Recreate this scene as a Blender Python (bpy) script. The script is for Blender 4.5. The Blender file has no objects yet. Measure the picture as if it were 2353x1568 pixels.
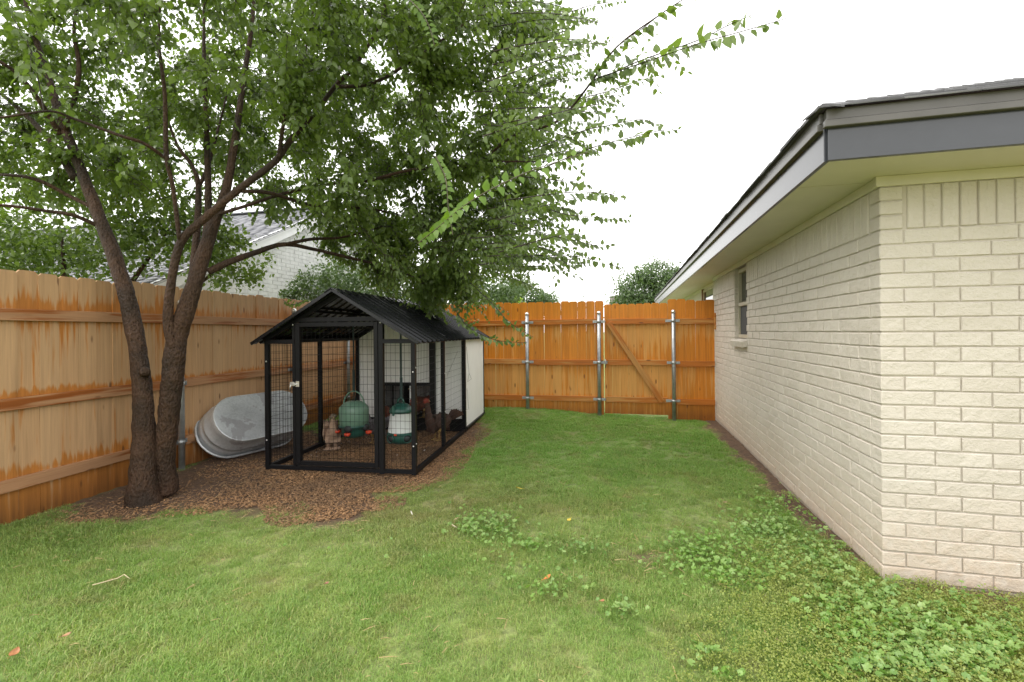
import bpy, bmesh, math, random
import numpy as np
from mathutils import Vector, Matrix, Euler, noise as mnoise
random.seed(7)
RNG = np.random.default_rng(11)
C = bpy.context.scene.collection
R = math.radians

# ------------------------------------------------------------------ camera
FPX, CX, HY, ROLL, EYE = 1068.0, 1176.0, 763.0, 0.0085, 1.38      # focal length and horizon in a 2353 px wide picture
camd = bpy.data.cameras.new('camera'); cam = bpy.data.objects.new('camera', camd); C.objects.link(cam)
camd.sensor_width = 36; camd.lens = 36 * FPX / 2353.0; camd.shift_y = -21.0 / 2353.0
camd.clip_start = 0.05; camd.clip_end = 800
cam.matrix_world = Matrix.Translation((0, 0, EYE)) @ Matrix.Rotation(R(90), 4, 'X') @ Matrix.Rotation(-ROLL, 4, 'Z')
bpy.context.scene.camera = cam

# ------------------------------------------------------------------ overcast sky and soft sun
w = bpy.data.worlds.new('World'); bpy.context.scene.world = w; w.use_nodes = True
wn, wl = w.node_tree.nodes, w.node_tree.links
wn.clear()
sky = wn.new('ShaderNodeTexSky'); sky.sky_type = 'NISHITA'; sky.sun_disc = False
sky.sun_elevation = R(54); sky.sun_rotation = R(262); sky.air_density = 1.0; sky.dust_density = 4.0
hs = wn.new('ShaderNodeHueSaturation'); hs.inputs['Saturation'].default_value = 0.25
b1 = wn.new('ShaderNodeBackground'); b1.inputs['Strength'].default_value = 0.06
b2 = wn.new('ShaderNodeBackground'); b2.inputs['Color'].default_value = (1.0, 0.985, 0.955, 1); b2.inputs['Strength'].default_value = 0.98
ad = wn.new('ShaderNodeAddShader'); wo = wn.new('ShaderNodeOutputWorld')
wl.new(sky.outputs[0], hs.inputs['Color']); wl.new(hs.outputs[0], b1.inputs['Color'])
wl.new(b1.outputs[0], ad.inputs[0]); wl.new(b2.outputs[0], ad.inputs[1]); wl.new(ad.outputs[0], wo.inputs['Surface'])
sl = bpy.data.lights.new('sun', 'SUN'); sl.energy = 0.9; sl.angle = R(35); sl.color = (1.0, 0.95, 0.86)
so = bpy.data.objects.new('sun', sl); C.objects.link(so)
so.rotation_euler = Euler((R(36), 0, R(-82)), 'XYZ')
sc = bpy.context.scene
sc.view_settings.view_transform = 'Standard'; sc.view_settings.look = 'None'
sc.view_settings.exposure = 1.02; sc.view_settings.gamma = 1; sc.view_settings.use_curve_mapping = False
sc.render.engine = 'CYCLES'
sc.cycles.max_bounces = 10; sc.cycles.diffuse_bounces = 6; sc.cycles.glossy_bounces = 4; sc.cycles.transparent_max_bounces = 8; sc.cycles.use_denoising = True

# ------------------------------------------------------------------ placing helpers
def P(px, py, z):                                     # survey point: direction measured in the 2353 px picture, distance z in metres
    X, Y = px - CX, HY - py
    c, s = math.cos(ROLL), math.sin(ROLL)
    return Vector(((X * c + Y * s) / FPX * z, z, EYE + (-X * s + Y * c) / FPX * z))
def G(px, py):                                        # the same on level ground
    X, Y = px - CX, HY - py
    c, s = math.cos(ROLL), math.sin(ROLL)
    z = -EYE * FPX / (-X * s + Y * c)
    return Vector(((X * c + Y * s) / FPX * z, z, 0))
def proj(p):
    a, b = p[0] / p[1] * FPX, (p[2] - EYE) / p[1] * FPX
    return CX + a * math.cos(ROLL) - b * math.sin(ROLL), HY - a * math.sin(ROLL) - b * math.cos(ROLL)

# ------------------------------------------------------------------ object helpers
def tag(o, label=None, cat=None, group=None, kind=None):
    if label: o['label'] = label
    if cat: o['category'] = cat
    if group: o['group'] = group
    if kind: o['kind'] = kind
    return o
def empty(name, loc, rz=0, label=None, cat=None, group=None):
    o = bpy.data.objects.new(name, None); C.objects.link(o); o.location = loc; o.rotation_euler = (0, 0, rz)
    o.empty_display_size = 0.1
    return tag(o, label, cat, group)
def link(name, mesh, parent=None, loc=(0, 0, 0), rot=(0, 0, 0), scale=(1, 1, 1)):
    o = bpy.data.objects.new(name, mesh); C.objects.link(o)
    o.location = loc; o.rotation_euler = rot; o.scale = scale
    if parent: o.parent = parent
    return o
def copy_tree(o, parent=None):
    c = o.copy(); C.objects.link(c)
    if parent: c.parent = parent; c.matrix_parent_inverse = o.matrix_parent_inverse.copy()
    for ch in [k for k in bpy.data.objects if k.parent == o]: copy_tree(ch, c)
    return c

class MB:
    def __init__(s): s.v = []; s.f = []; s.sm = []
    def add(s, vs, fs, smooth=False):
        n = len(s.v); s.v += [tuple(v) for v in vs]; s.f += [tuple(i + n for i in f) for f in fs]; s.sm += [smooth] * len(fs)
        return s
    def box(s, c, d, M=None):
        vs = [Vector((c[0] + sx * d[0] / 2, c[1] + sy * d[1] / 2, c[2] + sz * d[2] / 2)) for sx in (-1, 1) for sy in (-1, 1) for sz in (-1, 1)]
        if M: vs = [M @ v for v in vs]
        return s.add(vs, [(0, 1, 3, 2), (4, 6, 7, 5), (0, 4, 5, 1), (2, 3, 7, 6), (0, 2, 6, 4), (1, 5, 7, 3)])
    def bbox(s, c, d, b, M=None):                     # bevelled box
        bm = bmesh.new(); bmesh.ops.create_cube(bm, size=1)
        for v in bm.verts: v.co = Vector((c[0] + v.co.x * d[0], c[1] + v.co.y * d[1], c[2] + v.co.z * d[2]))
        bmesh.ops.bevel(bm, geom=list(bm.edges), offset=b, segments=1, affect='EDGES')
        vs = [M @ v.co if M else v.co.copy() for v in bm.verts]
        bm.verts.index_update(); s.add(vs, [[v.index for v in f.verts] for f in bm.faces]); bm.free(); return s
    def tube(s, pts, rad, n=8, caps=True, jit=0.0, smooth=True):
        pts = [Vector(p) for p in pts]; rad = rad if hasattr(rad, '__len__') else [rad] * len(pts)
        vs = []; up = Vector((0.13, 0.21, 1)).normalized(); pa = None
        for i, p in enumerate(pts):
            t = (pts[min(i + 1, len(pts) - 1)] - pts[max(i - 1, 0)]).normalized()
            a = t.cross(up) if pa is None else (pa - t * pa.dot(t))
            if a.length < 1e-4: a = t.cross(Vector((1, 0, 0)))
            a.normalize(); pa = a; b = t.cross(a)
            for k in range(n):
                th = 2 * math.pi * k / n; d = a * math.cos(th) + b * math.sin(th); r = rad[i]
                if jit:
                    q = p + d * r
                    r *= 1 + jit * (mnoise.noise(q * 9) * 1.1 + mnoise.noise(Vector((q.x * 34, q.y * 34, q.z * 22))) * 0.75)
                vs.append(p + d * r)
        fs = [(i * n + k, i * n + (k + 1) % n, (i + 1) * n + (k + 1) % n, (i + 1) * n + k) for i in range(len(pts) - 1) for k in range(n)]
        if caps: fs += [tuple(reversed(range(n))), tuple((len(pts) - 1) * n + k for k in range(n))]
        return s.add(vs, fs, smooth)
    def bar(s, a, b, w, h):                           # square bar between two points
        a, b = Vector(a), Vector(b); t = (b - a).normalized(); side = t.cross(Vector((0, 0, 1)))
        if side.length < 1e-3: side = Vector((1, 0, 0))
        side.normalize(); up = side.cross(t)
        vs = [p + side * (sx * w / 2) + up * (sz * h / 2) for p in (a, b) for sx, sz in ((-1, -1), (1, -1), (1, 1), (-1, 1))]
        return s.add(vs, [(3, 2, 1, 0), (4, 5, 6, 7), (0, 1, 5, 4), (1, 2, 6, 5), (2, 3, 7, 6), (3, 0, 4, 7)])
    def lathe(s, prof, n=32, c=(0, 0, 0), caps=True):
        vs = [(c[0] + r * math.cos(2 * math.pi * k / n), c[1] + r * math.sin(2 * math.pi * k / n), c[2] + z) for r, z in prof for k in range(n)]
        fs = [(i * n + k, i * n + (k + 1) % n, (i + 1) * n + (k + 1) % n, (i + 1) * n + k) for i in range(len(prof) - 1) for k in range(n)]
        if caps: fs += [tuple(reversed(range(n))), tuple((len(prof) - 1) * n + k for k in range(n))]
        return s.add(vs, fs, True)
    def ball(s, c, r, M=None, n=12):
        vs = []; fs = []; m = n // 2 + 1
        for i in range(m):
            ph = math.pi * i / (m - 1)
            for k in range(n):
                th = 2 * math.pi * k / n; v = Vector((c[0] + r[0] * math.sin(ph) * math.cos(th), c[1] + r[1] * math.sin(ph) * math.sin(th), c[2] + r[2] * math.cos(ph)))
                vs.append(M @ v if M else v)
        fs = [(i * n + k, (i + 1) * n + k, (i + 1) * n + (k + 1) % n, i * n + (k + 1) % n) for i in range(m - 1) for k in range(n)]
        return s.add(vs, fs, True)
    def mesh(s, name, m=None):
        me = bpy.data.meshes.new(name); me.from_pydata(s.v, [], s.f); 
        if m: me.materials.append(m)
        me.polygons.foreach_set('use_smooth', s.sm); me.update(); return me
    def build(s, name, m, parent=None, **k):
        return link(name, s.mesh(name, m), parent, **k)

def np_mesh(name, V, F, m, smooth=False, attr=None):   # fast mesh from numpy arrays (F: n x k)
    me = bpy.data.meshes.new(name); k = F.shape[1]
    me.vertices.add(len(V)); me.vertices.foreach_set('co', V.astype(np.float32).ravel())
    me.loops.add(F.size); me.loops.foreach_set('vertex_index', F.astype(np.int32).ravel())
    me.polygons.add(len(F)); me.polygons.foreach_set('loop_start', np.arange(0, F.size, k, dtype=np.int32))
    me.polygons.foreach_set('loop_total', np.full(len(F), k, dtype=np.int32))
    if smooth: me.polygons.foreach_set('use_smooth', np.ones(len(F), dtype=bool))
    if m: me.materials.append(m)
    if attr is not None:
        a = me.attributes.new('rnd', 'FLOAT', 'POINT'); a.data.foreach_set('value', attr.astype(np.float32))
    me.update(); me.validate(); return me

# ------------------------------------------------------------------ materials
class MT:
    def __init__(s, name):
        s.m = bpy.data.materials.new(name); s.m.use_nodes = True; s.n = s.m.node_tree.nodes; s.l = s.m.node_tree.links
        s.n.clear(); s.out = s.n.new('ShaderNodeOutputMaterial'); s.b = s.n.new('ShaderNodeBsdfPrincipled')
        s.l.new(s.b.outputs[0], s.out.inputs[0])
    def new(s, t, **k):
        n = s.n.new(t)
        for a, v in k.items(): setattr(n, a, v)
        return n
    def put(s, sock, v):
        if hasattr(v, 'is_output') or isinstance(v, bpy.types.NodeSocket): s.l.new(v, sock)
        elif isinstance(v, tuple) and len(v) == 3 and sock.type == 'RGBA': sock.default_value = (*v, 1)
        else: sock.default_value = v
    def obj(s): return s.new('ShaderNodeTexCoord').outputs['Object']
    def pos(s): return s.new('ShaderNodeNewGeometry').outputs['Position']
    def rnd(s): return s.new('ShaderNodeObjectInfo').outputs['Random']
    def attr(s, n): return s.new('ShaderNodeAttribute', attribute_name=n).outputs['Fac']
    def map(s, vec, scale=(1, 1, 1), loc=None):
        n = s.new('ShaderNodeMapping'); s.l.new(vec, n.inputs[0]); n.inputs['Scale'].default_value = scale
        if loc is not None: s.put(n.inputs['Location'], loc)
        return n.outputs[0]
    def noise(s, vec, scale, detail=4, rough=0.55, dist=0):
        n = s.new('ShaderNodeTexNoise'); s.l.new(vec, n.inputs['Vector']); n.inputs['Scale'].default_value = scale
        n.inputs['Detail'].default_value = detail; n.inputs['Roughness'].default_value = rough; n.inputs['Distortion'].default_value = dist
        return n.outputs[0]
    def vor(s, vec, scale, out='Distance'):
        n = s.new('ShaderNodeTexVoronoi'); s.l.new(vec, n.inputs['Vector']); n.inputs['Scale'].default_value = scale; return n.outputs[out]
    def math(s, op, a, b=0.0, c=None, clamp=False):
        n = s.new('ShaderNodeMath', operation=op, use_clamp=clamp); s.put(n.inputs[0], a); s.put(n.inputs[1], b)
        if c is not None: s.put(n.inputs[2], c)
        return n.outputs[0]
    def ramp(s, fac, stops, interp='LINEAR'):
        n = s.new('ShaderNodeValToRGB'); s.put(n.inputs[0], fac); e = n.color_ramp.elements; n.color_ramp.interpolation = interp
        while len(e) < len(stops): e.new(0.5)
        for i, (p, c) in enumerate(stops):
            e[i].position = p; e[i].color = (c, c, c, 1) if not isinstance(c, tuple) else (*c, 1)
        return n.outputs[0]
    def mix(s, fac, a, b, mode='MIX'):
        n = s.new('ShaderNodeMix', data_type='RGBA', blend_type=mode); s.put(n.inputs[0], fac); s.put(n.inputs[6], a); s.put(n.inputs[7], b); return n.outputs[2]
    def sep(s, v, i):
        n = s.new('ShaderNodeSeparateXYZ'); s.l.new(v, n.inputs[0]); return n.outputs[i]
    def bump(s, h, dist, strength=1.0):
        n = s.new('ShaderNodeBump'); s.l.new(h, n.inputs['Height']); n.inputs['Distance'].default_value = dist; n.inputs['Strength'].default_value = strength
        s.l.new(n.outputs[0], s.b.inputs['Normal'])
    def set(s, **k):
        for a, v in k.items(): s.put(s.b.inputs[a.replace('_', ' ')], v)
        return s.m

def simple(name, col, rough=0.6, metal=0.0, var=0.15, scale=8, bump=0.0, spec=0.5):
    t = MT(name); v = t.obj(); f = t.noise(v, scale, 5)
    dark = tuple(c * (1 - var) for c in col); lite = tuple(min(1, c * (1 + var)) for c in col)
    t.set(Base_Color=t.mix(t.ramp(f, [(0.3, 0.0), (0.7, 1.0)]), dark, lite), Roughness=rough, Metallic=metal, Specular_IOR_Level=spec)
    if bump: t.bump(t.noise(v, scale * 6, 4), bump)
    return t.m

def wood(name, dry, wet, dark, band, wetness, height_world=True, along='z'):
    t = MT(name); o = t.obj(); r = t.rnd()
    off = t.new('ShaderNodeCombineXYZ'); t.l.new(t.math('MULTIPLY', r, 37.0), off.inputs[0]); t.l.new(t.math('MULTIPLY', r, 91.0), off.inputs[2])
    if along == 'x':
        sw = t.new('ShaderNodeCombineXYZ'); t.l.new(t.sep(o, 2), sw.inputs[0]); t.l.new(t.sep(o, 1), sw.inputs[1]); t.l.new(t.sep(o, 0), sw.inputs[2]); o = sw.outputs[0]
    v = t.map(o, (1, 1, 1), off.outputs[0])
    grain = t.noise(t.map(v, (70, 30, 2.2)), 1.0, 5, 0.6, 0.4)
    ring = t.noise(t.map(v, (16, 8, 0.7)), 1.0, 3, 0.5, 1.4)
    # knots
    kv = t.vor(t.map(v, (11, 4, 3.6)), 1.0)
    knot = t.ramp(kv, [(0.09, 1.0), (0.17, 0.0)])
    kr = t.vor(t.map(v, (11, 4, 3.6)), 1.0, 'Color'); knot = t.math('MULTIPLY', knot, t.math('GREATER_THAN', t.sep(kr, 0), 0.5))
    # wet marks: how wet each height is plus streaky noise
    z = t.sep(t.pos(), 2) if height_world else t.math('MULTIPLY', t.sep(o, 2), 1.0)
    bnd = t.ramp(t.math('DIVIDE', z, 2.0), band)
    streak = t.noise(t.map(v, (26, 10, 1.3)), 1.0, 4, 0.6, 0.3)
    big = t.noise(t.map(t.pos(), (1.1, 1.1, 0.8)), 1.0, 2)
    wf = t.math('ADD', t.math('ADD', t.math('SUBTRACT', t.math('MULTIPLY', streak, 2.6), 0.55), bnd), t.math('ADD', t.math('MULTIPLY', t.math('SUBTRACT', big, 0.5), 1.7), t.math('ADD', wetness - 1.25, t.math('MULTIPLY', t.math('SUBTRACT', r, 0.5), 0.35))))
    wf = t.ramp(wf, [(0.35, 0.0), (0.68, 1.0)])
    tone = t.math('ADD', t.math('MULTIPLY', grain, 0.6), t.math('MULTIPLY', ring, 0.5))
    dcol = t.mix(t.ramp(tone, [(0.35, 0.0), (0.75, 1.0)]), tuple(c * 0.78 for c in dry), tuple(min(1, c * 1.12) for c in dry))
    wcol = t.mix(t.ramp(tone, [(0.35, 0.0), (0.75, 1.0)]), tuple(c * 0.70 for c in wet), tuple(c * 1.15 for c in wet))
    col = t.mix(wf, dcol, wcol)
    col = t.mix(t.math('MULTIPLY', t.ramp(r, [(0.0, 0.0), (1.0, 0.35)]), 1.0), col, t.mix(1.0, col, (1.0, 0.86, 0.72), 'MULTIPLY'))
    rr = t.noise(off.outputs[0], 3.1, 0)
    col = t.mix(t.ramp(rr, [(0.3, 0.0), (0.7, 0.4)]), col, t.mix(1.0, col, (0.80, 0.76, 0.74), 'MULTIPLY'))
    col = t.mix(t.math('MULTIPLY', knot, 0.75), col, dark)
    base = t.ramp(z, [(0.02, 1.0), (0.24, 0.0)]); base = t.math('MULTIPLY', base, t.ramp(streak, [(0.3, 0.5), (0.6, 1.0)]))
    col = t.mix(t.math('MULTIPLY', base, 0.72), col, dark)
    t.set(Base_Color=col, Roughness=t.ramp(wf, [(0, 0.75), (1, 0.45)]), Specular_IOR_Level=0.35)
    t.bump(t.math('ADD', grain, t.math('MULTIPLY', knot, -0.5)), 0.0016); return t.m

left_band = [(0.0, 1.0), (0.10, 0.8), (0.13, 0.3), (0.165, 0.75), (0.22, -0.3), (0.39, -0.3), (0.42, 0.1), (0.455, 0.95), (0.50, -0.05), (0.70, 0.30), (0.77, 0.75), (0.80, 1.0), (0.84, 0.55), (0.90, 0.15), (1.0, 0.35)]
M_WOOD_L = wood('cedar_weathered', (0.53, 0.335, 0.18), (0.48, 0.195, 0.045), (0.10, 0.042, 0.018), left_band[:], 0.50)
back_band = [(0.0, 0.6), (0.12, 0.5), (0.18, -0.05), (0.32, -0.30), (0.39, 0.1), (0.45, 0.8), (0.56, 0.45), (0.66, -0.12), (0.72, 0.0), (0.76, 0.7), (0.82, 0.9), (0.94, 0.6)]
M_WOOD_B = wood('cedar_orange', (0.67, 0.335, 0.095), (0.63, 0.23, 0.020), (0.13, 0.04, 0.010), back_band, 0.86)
flat_band = [(0.0, 0.3), (0.5, 0.3), (1.0, 0.3)]
M_RAIL_L = wood('cedar_rail', (0.42, 0.23, 0.12), (0.30, 0.095, 0.022), (0.09, 0.035, 0.015), [(0.0, -0.1), (0.5, 0.22), (1.0, 0.5)], 0.62, along='x')
M_RAIL_B = wood('cedar_rail_orange', (0.52, 0.26, 0.08), (0.47, 0.15, 0.018), (0.10, 0.03, 0.01), flat_band, 0.85, along='x')
M_GALV = simple('galvanised_steel', (0.36, 0.38, 0.39), 0.42, 0.75, 0.22, 14, 0.0006)
M_BLACK = simple('black_powder_coat', (0.007, 0.007, 0.008), 0.45, 0.0, 0.2, 30, 0.0002, spec=0.18)
M_BOLT = simple('zinc', (0.7, 0.7, 0.68), 0.3, 0.9, 0.05)

def painted_brick():
    t = MT('painted_brick'); p = t.pos(); r = t.rnd()
    f1 = t.noise(p, 22, 6, 0.62); f2 = t.noise(t.map(p, (1, 1, 1.7)), 55, 4, 0.55, 1.0); f3 = t.noise(p, 2.1, 3); f4 = t.noise(p, 240, 2)
    col = t.mix(t.ramp(f3, [(0.3, 0.0), (0.7, 1.0)]), (0.53, 0.485, 0.425), (0.585, 0.54, 0.48))
    col = t.mix(t.math('MULTIPLY', r, 0.45), col, (0.50, 0.45, 0.39))
    z = t.sep(p, 2)
    st = t.math('MULTIPLY', t.ramp(z, [(0.0, 1.0), (0.20, 0.62), (0.55, 0.0)]), t.ramp(f1, [(0.25, 0.25), (0.65, 1.0)]))
    col = t.mix(t.math('MULTIPLY', st, 0.62), col, (0.50, 0.355, 0.24))
    fl = t.math('MULTIPLY', t.ramp(t.noise(p, 34, 5, 0.7), [(0.66, 0.0), (0.70, 1.0)]), t.ramp(z, [(0.03, 1.0), (0.16, 0.0)]))
    col = t.mix(fl, col, (0.32, 0.12, 0.07))
    t.set(Base_Color=col, Roughness=0.62, Specular_IOR_Level=0.35)
    h = t.math('ADD', t.math('MULTIPLY', t.ramp(f1, [(0.35, 0.0), (0.65, 1.0)]), 1.0), t.math('ADD', t.math('MULTIPLY', f2, 0.8), t.math('MULTIPLY', f4, 0.18)))
    t.bump(h, 0.0042, 0.85); return t.m
M_BRICK = painted_brick()
def mortar():
    t = MT('painted_mortar'); p = t.pos(); f = t.noise(p, 60, 4)
    z = t.sep(p, 2)
    col = t.mix(t.ramp(z, [(0.0, 1.0), (0.3, 0.0)]), (0.47, 0.425, 0.365), (0.32, 0.24, 0.18))
    t.set(Base_Color=t.mix(f, col, (0.49, 0.445, 0.385)), Roughness=0.8); t.bump(f, 0.003); return t.m
M_MORTAR = mortar()
M_SOFFIT = simple('cream_trim_paint', (0.58, 0.545, 0.455), 0.5, 0, 0.05, 3, 0.0003)
M_FASCIA = simple('slate_grey_paint', (0.030, 0.033, 0.040), 0.22, 0, 0.12, 5, 0.0003, spec=0.65)
M_DRIP = simple('bronze_drip_edge', (0.095, 0.09, 0.085), 0.35, 0.0, 0.12, 6, spec=0.4)
def shingle_mat(name, a, b):
    t = MT(name); p = t.pos(); r = t.attr('rnd')
    c = t.mix(r, a, b); f = t.noise(p, 260, 2)
    t.set(Base_Color=t.mix(t.ramp(f, [(0.35, 0.35), (0.7, 0.0)]), c, (0.03, 0.03, 0.03)), Roughness=0.55); t.bump(f, 0.002); return t.m
M_SHING = shingle_mat('asphalt_shingle', (0.07, 0.07, 0.075), (0.16, 0.16, 0.165))
M_SHING_N = shingle_mat('asphalt_shingle_grey', (0.10, 0.105, 0.125), (0.22, 0.225, 0.25))
M_SHING_F = shingle_mat('asphalt_shingle_brown', (0.16, 0.12, 0.11), (0.26, 0.21, 0.20))
M_WHITE = simple('white_panel', (0.80, 0.80, 0.78), 0.4, 0, 0.03, 5)
M_WHITEBRICK = simple('white_painted_brick', (0.62, 0.63, 0.62), 0.7, 0, 0.12, 9, 0.004)
M_WHITETRIM = simple('white_trim', (0.72, 0.73, 0.74), 0.5, 0, 0.05)
M_GLASS = MT('window_glass'); M_GLASS.set(Base_Color=(0.02, 0.025, 0.025), Roughness=0.03, Specular_IOR_Level=1.0); M_GLASS = M_GLASS.m
M_SCREEN = simple('insect_screen', (0.045, 0.047, 0.05), 0.7, 0, 0.1, 60)
M_SASH = simple('almond_window_frame', (0.42, 0.38, 0.29), 0.45)

def leafmat(name, a, b, c, gloss=0.32, trans=0.38):
    t = MT(name); r = t.attr('rnd'); p = t.pos()
    col = t.mix(t.ramp(r, [(0.0, 0.0), (0.85, 0.6), (1.0, 1.0)]), a, b)
    col = t.mix(t.ramp(t.noise(p, 1.3, 2), [(0.42, 0.0), (0.68, 0.75)]), col, c)
    nt = t.new('ShaderNodeBsdfTranslucent'); t.l.new(t.mix(1.0, col, (1.35, 1.5, 0.55), 'MULTIPLY'), nt.inputs[0])
    t.set(Base_Color=col, Roughness=gloss, Specular_IOR_Level=0.55)
    mx = t.new('ShaderNodeMixShader'); mx.inputs[0].default_value = trans
    t.l.new(t.b.outputs[0], mx.inputs[1]); t.l.new(nt.outputs[0], mx.inputs[2]); t.l.new(mx.outputs[0], t.out.inputs[0]); return t.m
M_LEAF = leafmat('tree_leaf', (0.095, 0.145, 0.045), (0.19, 0.26, 0.085), (0.165, 0.235, 0.055), 0.27, 0.42)
M_LEAFB = leafmat('young_tree_leaf', (0.12, 0.22, 0.035), (0.20, 0.31, 0.055), (0.16, 0.27, 0.04), 0.4, 0.5)
M_FARLEAF = leafmat('far_tree_leaf', (0.065, 0.11, 0.045), (0.125, 0.18, 0.07), (0.09, 0.15, 0.05), 0.5, 0.3)
M_LIMELEAF = leafmat('lime_leaf', (0.22, 0.32, 0.04), (0.33, 0.44, 0.07), (0.26, 0.38, 0.05), 0.5, 0.4)
M_WEED = leafmat('mallow_leaf', (0.12, 0.24, 0.05), (0.27, 0.39, 0.12), (0.17, 0.32, 0.045), 0.42, 0.3)

def bark():
    t = MT('bark'); o = t.obj()
    f = t.noise(t.map(o, (1, 1, 0.45)), 30, 7, 0.7, 0.9); g = t.vor(t.map(o, (60, 60, 34)), 1.0); h = t.noise(o, 3, 2)
    col = t.mix(t.ramp(f, [(0.3, 0.0), (0.72, 1.0)]), (0.011, 0.006, 0.004), (0.072, 0.036, 0.021))
    col = t.mix(t.ramp(g, [(0.1, 0.0), (0.6, 0.5)]), col, (0.10, 0.057, 0.034))
    col = t.mix(t.ramp(h, [(0.4, 0.0), (0.62, 0.75)]), col, (0.022, 0.016, 0.011))
    t.set(Base_Color=col, Roughness=0.6, Specular_IOR_Level=0.25); t.bump(t.math('ADD', f, t.math('MULTIPLY', g, 0.6)), 0.02); return t.m
M_BARK = bark()
M_TWIG = simple('twig_bark', (0.040, 0.026, 0.020), 0.5, 0, 0.3, 20)
M_YTWIG = simple('green_twig', (0.10, 0.085, 0.045), 0.5, 0, 0.3, 20)

# colour of the lawn follows the place: fresh green, dull green, straw and yellow-green mats
def lawn_colour(t):
    p = t.pos()
    n1 = t.noise(p, 0.85, 3); n2 = t.noise(p, 3.2, 4); n3 = t.noise(p, 11, 3)
    col = t.mix(t.ramp(n1, [(0.38, 0.0), (0.62, 1.0)]), (0.255, 0.40, 0.085), (0.375, 0.49, 0.15))
    col = t.mix(t.ramp(n2, [(0.48, 0.0), (0.72, 0.8)]), col, (0.41, 0.46, 0.14))
    x, y = t.sep(p, 0), t.sep(p, 1)
    # front right corner: yellow-green mat forming weeds
    d = t.math('ADD', t.math('MULTIPLY', x, 0.8), t.math('MULTIPLY', y, -0.75))
    yel = t.math('MULTIPLY', t.ramp(t.math('ADD', d, t.math('MULTIPLY', n2, 1.2)), [(0.05, 0.0), (0.75, 1.0)]), 0.75)
    # far lawn is greener
    far = t.ramp(t.math('DIVIDE', y, 8.0), [(0.45, 0.0), (0.66, 0.8)])
    col = t.mix(far, col, (0.21, 0.42, 0.065))
    pat = t.ramp(t.noise(p, 1.9, 5, 0.65), [(0.50, 0.0), (0.68, 0.85)]); col = t.mix(pat, col, (0.20, 0.31, 0.07))
    dry = t.ramp(t.math('ADD', t.math('MULTIPLY', t.attr('lawn'), 0.0), t.noise(t.map(p, (1, 1, 1), (3.1, 7.7, 0)), 2.6, 5, 0.7)), [(0.54, 0.0), (0.66, 0.6)])
    dist = t.math('ADD', t.math('ABSOLUTE', t.math('SUBTRACT', y, 3.7)), t.math('MULTIPLY', t.math('ABSOLUTE', t.math('ADD', x, 0.7)), 0.5))
    dry = t.math('MAXIMUM', dry, t.math('MULTIPLY', t.ramp(dist, [(0.35, 0.8), (1.1, 0.0)]), t.ramp(n2, [(0.35, 0.3), (0.6, 1.0)])))
    col = t.mix(dry, col, (0.33, 0.31, 0.12))
    return t.mix(yel, col, (0.42, 0.41, 0.08)), n3
def grass_mat():
    t = MT('grass_blade'); col, n3 = lawn_colour(t); r = t.attr('rnd')
    col = t.mix(t.ramp(r, [(0.0, 0.9), (0.6, 0.0)]), col, t.mix(1.0, col, (0.45, 0.55, 0.5), 'MULTIPLY'))
    col = t.mix(t.ramp(r, [(0.70, 0.0), (0.9, 0.55)]), col, (0.36, 0.46, 0.16))
    col = t.mix(t.ramp(r, [(0.90, 0.0), (0.95, 0.75)]), col, (0.48, 0.40, 0.20))
    nt = t.new('ShaderNodeBsdfTranslucent'); t.l.new(t.mix(1.0, col, (1.2, 1.35, 0.6), 'MULTIPLY'), nt.inputs[0])
    t.set(Base_Color=col, Roughness=0.45, Specular_IOR_Level=0.4)
    mx = t.new('ShaderNodeMixShader'); mx.inputs[0].default_value = 0.35
    t.l.new(t.b.outputs[0], mx.inputs[1]); t.l.new(nt.outputs[0], mx.inputs[2]); t.l.new(mx.outputs[0], t.out.inputs[0]); return t.m
M_GRASS = grass_mat()
def ground_mat():
    t = MT('soil_and_thatch'); p = t.pos(); f = t.noise(p, 26, 6, 0.7); g = t.noise(p, 3, 3)
    soil = t.mix(t.ramp(f, [(0.3, 0.0), (0.75, 1.0)]), (0.060, 0.036, 0.022), (0.17, 0.10, 0.06))
    col, n3 = lawn_colour(t); th = t.mix(0.45, col, (0.16, 0.13, 0.06)); th = t.mix(t.ramp(f, [(0.4, 0.0), (0.7, 0.8)]), th, (0.06, 0.08, 0.025))
    m = t.attr('lawn'); t.set(Base_Color=t.mix(m, soil, th), Roughness=0.85); t.bump(f, 0.02); return t.m
M_GROUND = ground_mat()
def chip_mat():
    t = MT('wood_chip'); r = t.attr('rnd'); p = t.pos(); g = t.noise(p, 1.5, 3)
    col = t.mix(r, (0.15, 0.077, 0.034), (0.48, 0.275, 0.13)); col = t.mix(t.ramp(g, [(0.4, 0.0), (0.65, 0.6)]), col, (0.12, 0.08, 0.05))
    t.set(Base_Color=col, Roughness=0.6); return t.m
M_CHIP = chip_mat()

# ------------------------------------------------------------------ ground
def gh(x, y):                                         # gentle rise towards the back fence
    return (0.115 * np.exp(-(((x - 0.1) / 1.5) ** 2 + ((y - 8.3) / 1.0) ** 2)) - 0.045 * np.exp(-(((x - 2.6) / 1.0) ** 2 + ((y - 7.7) / 0.8) ** 2))
            + 0.012 * np.sin(x * 2.1 + 0.4) * np.sin(y * 1.7))
U = Vector((math.sin(R(13.8)), math.cos(R(13.8)), 0)); V = Vector((math.cos(R(13.8)), -math.sin(R(13.8)), 0))
H0 = G(2028, 1333)                                    # house corner
FL0 = Vector((-3.76, 3.41, 0)); FDIR = Vector((0.1752, 0.9845, 0))   # left fence line
FR = H0 + U * 4.86 + V * -0.012; BDIR = Vector((-0.978, 0.208, 0))      # back fence line, from the house leftwards
def line_x(a, d, b, e):
    k = d.x * e.y - d.y * e.x; t = ((b.x - a.x) * e.y - (b.y - a.y) * e.x) / k; return a + d * t
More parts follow.
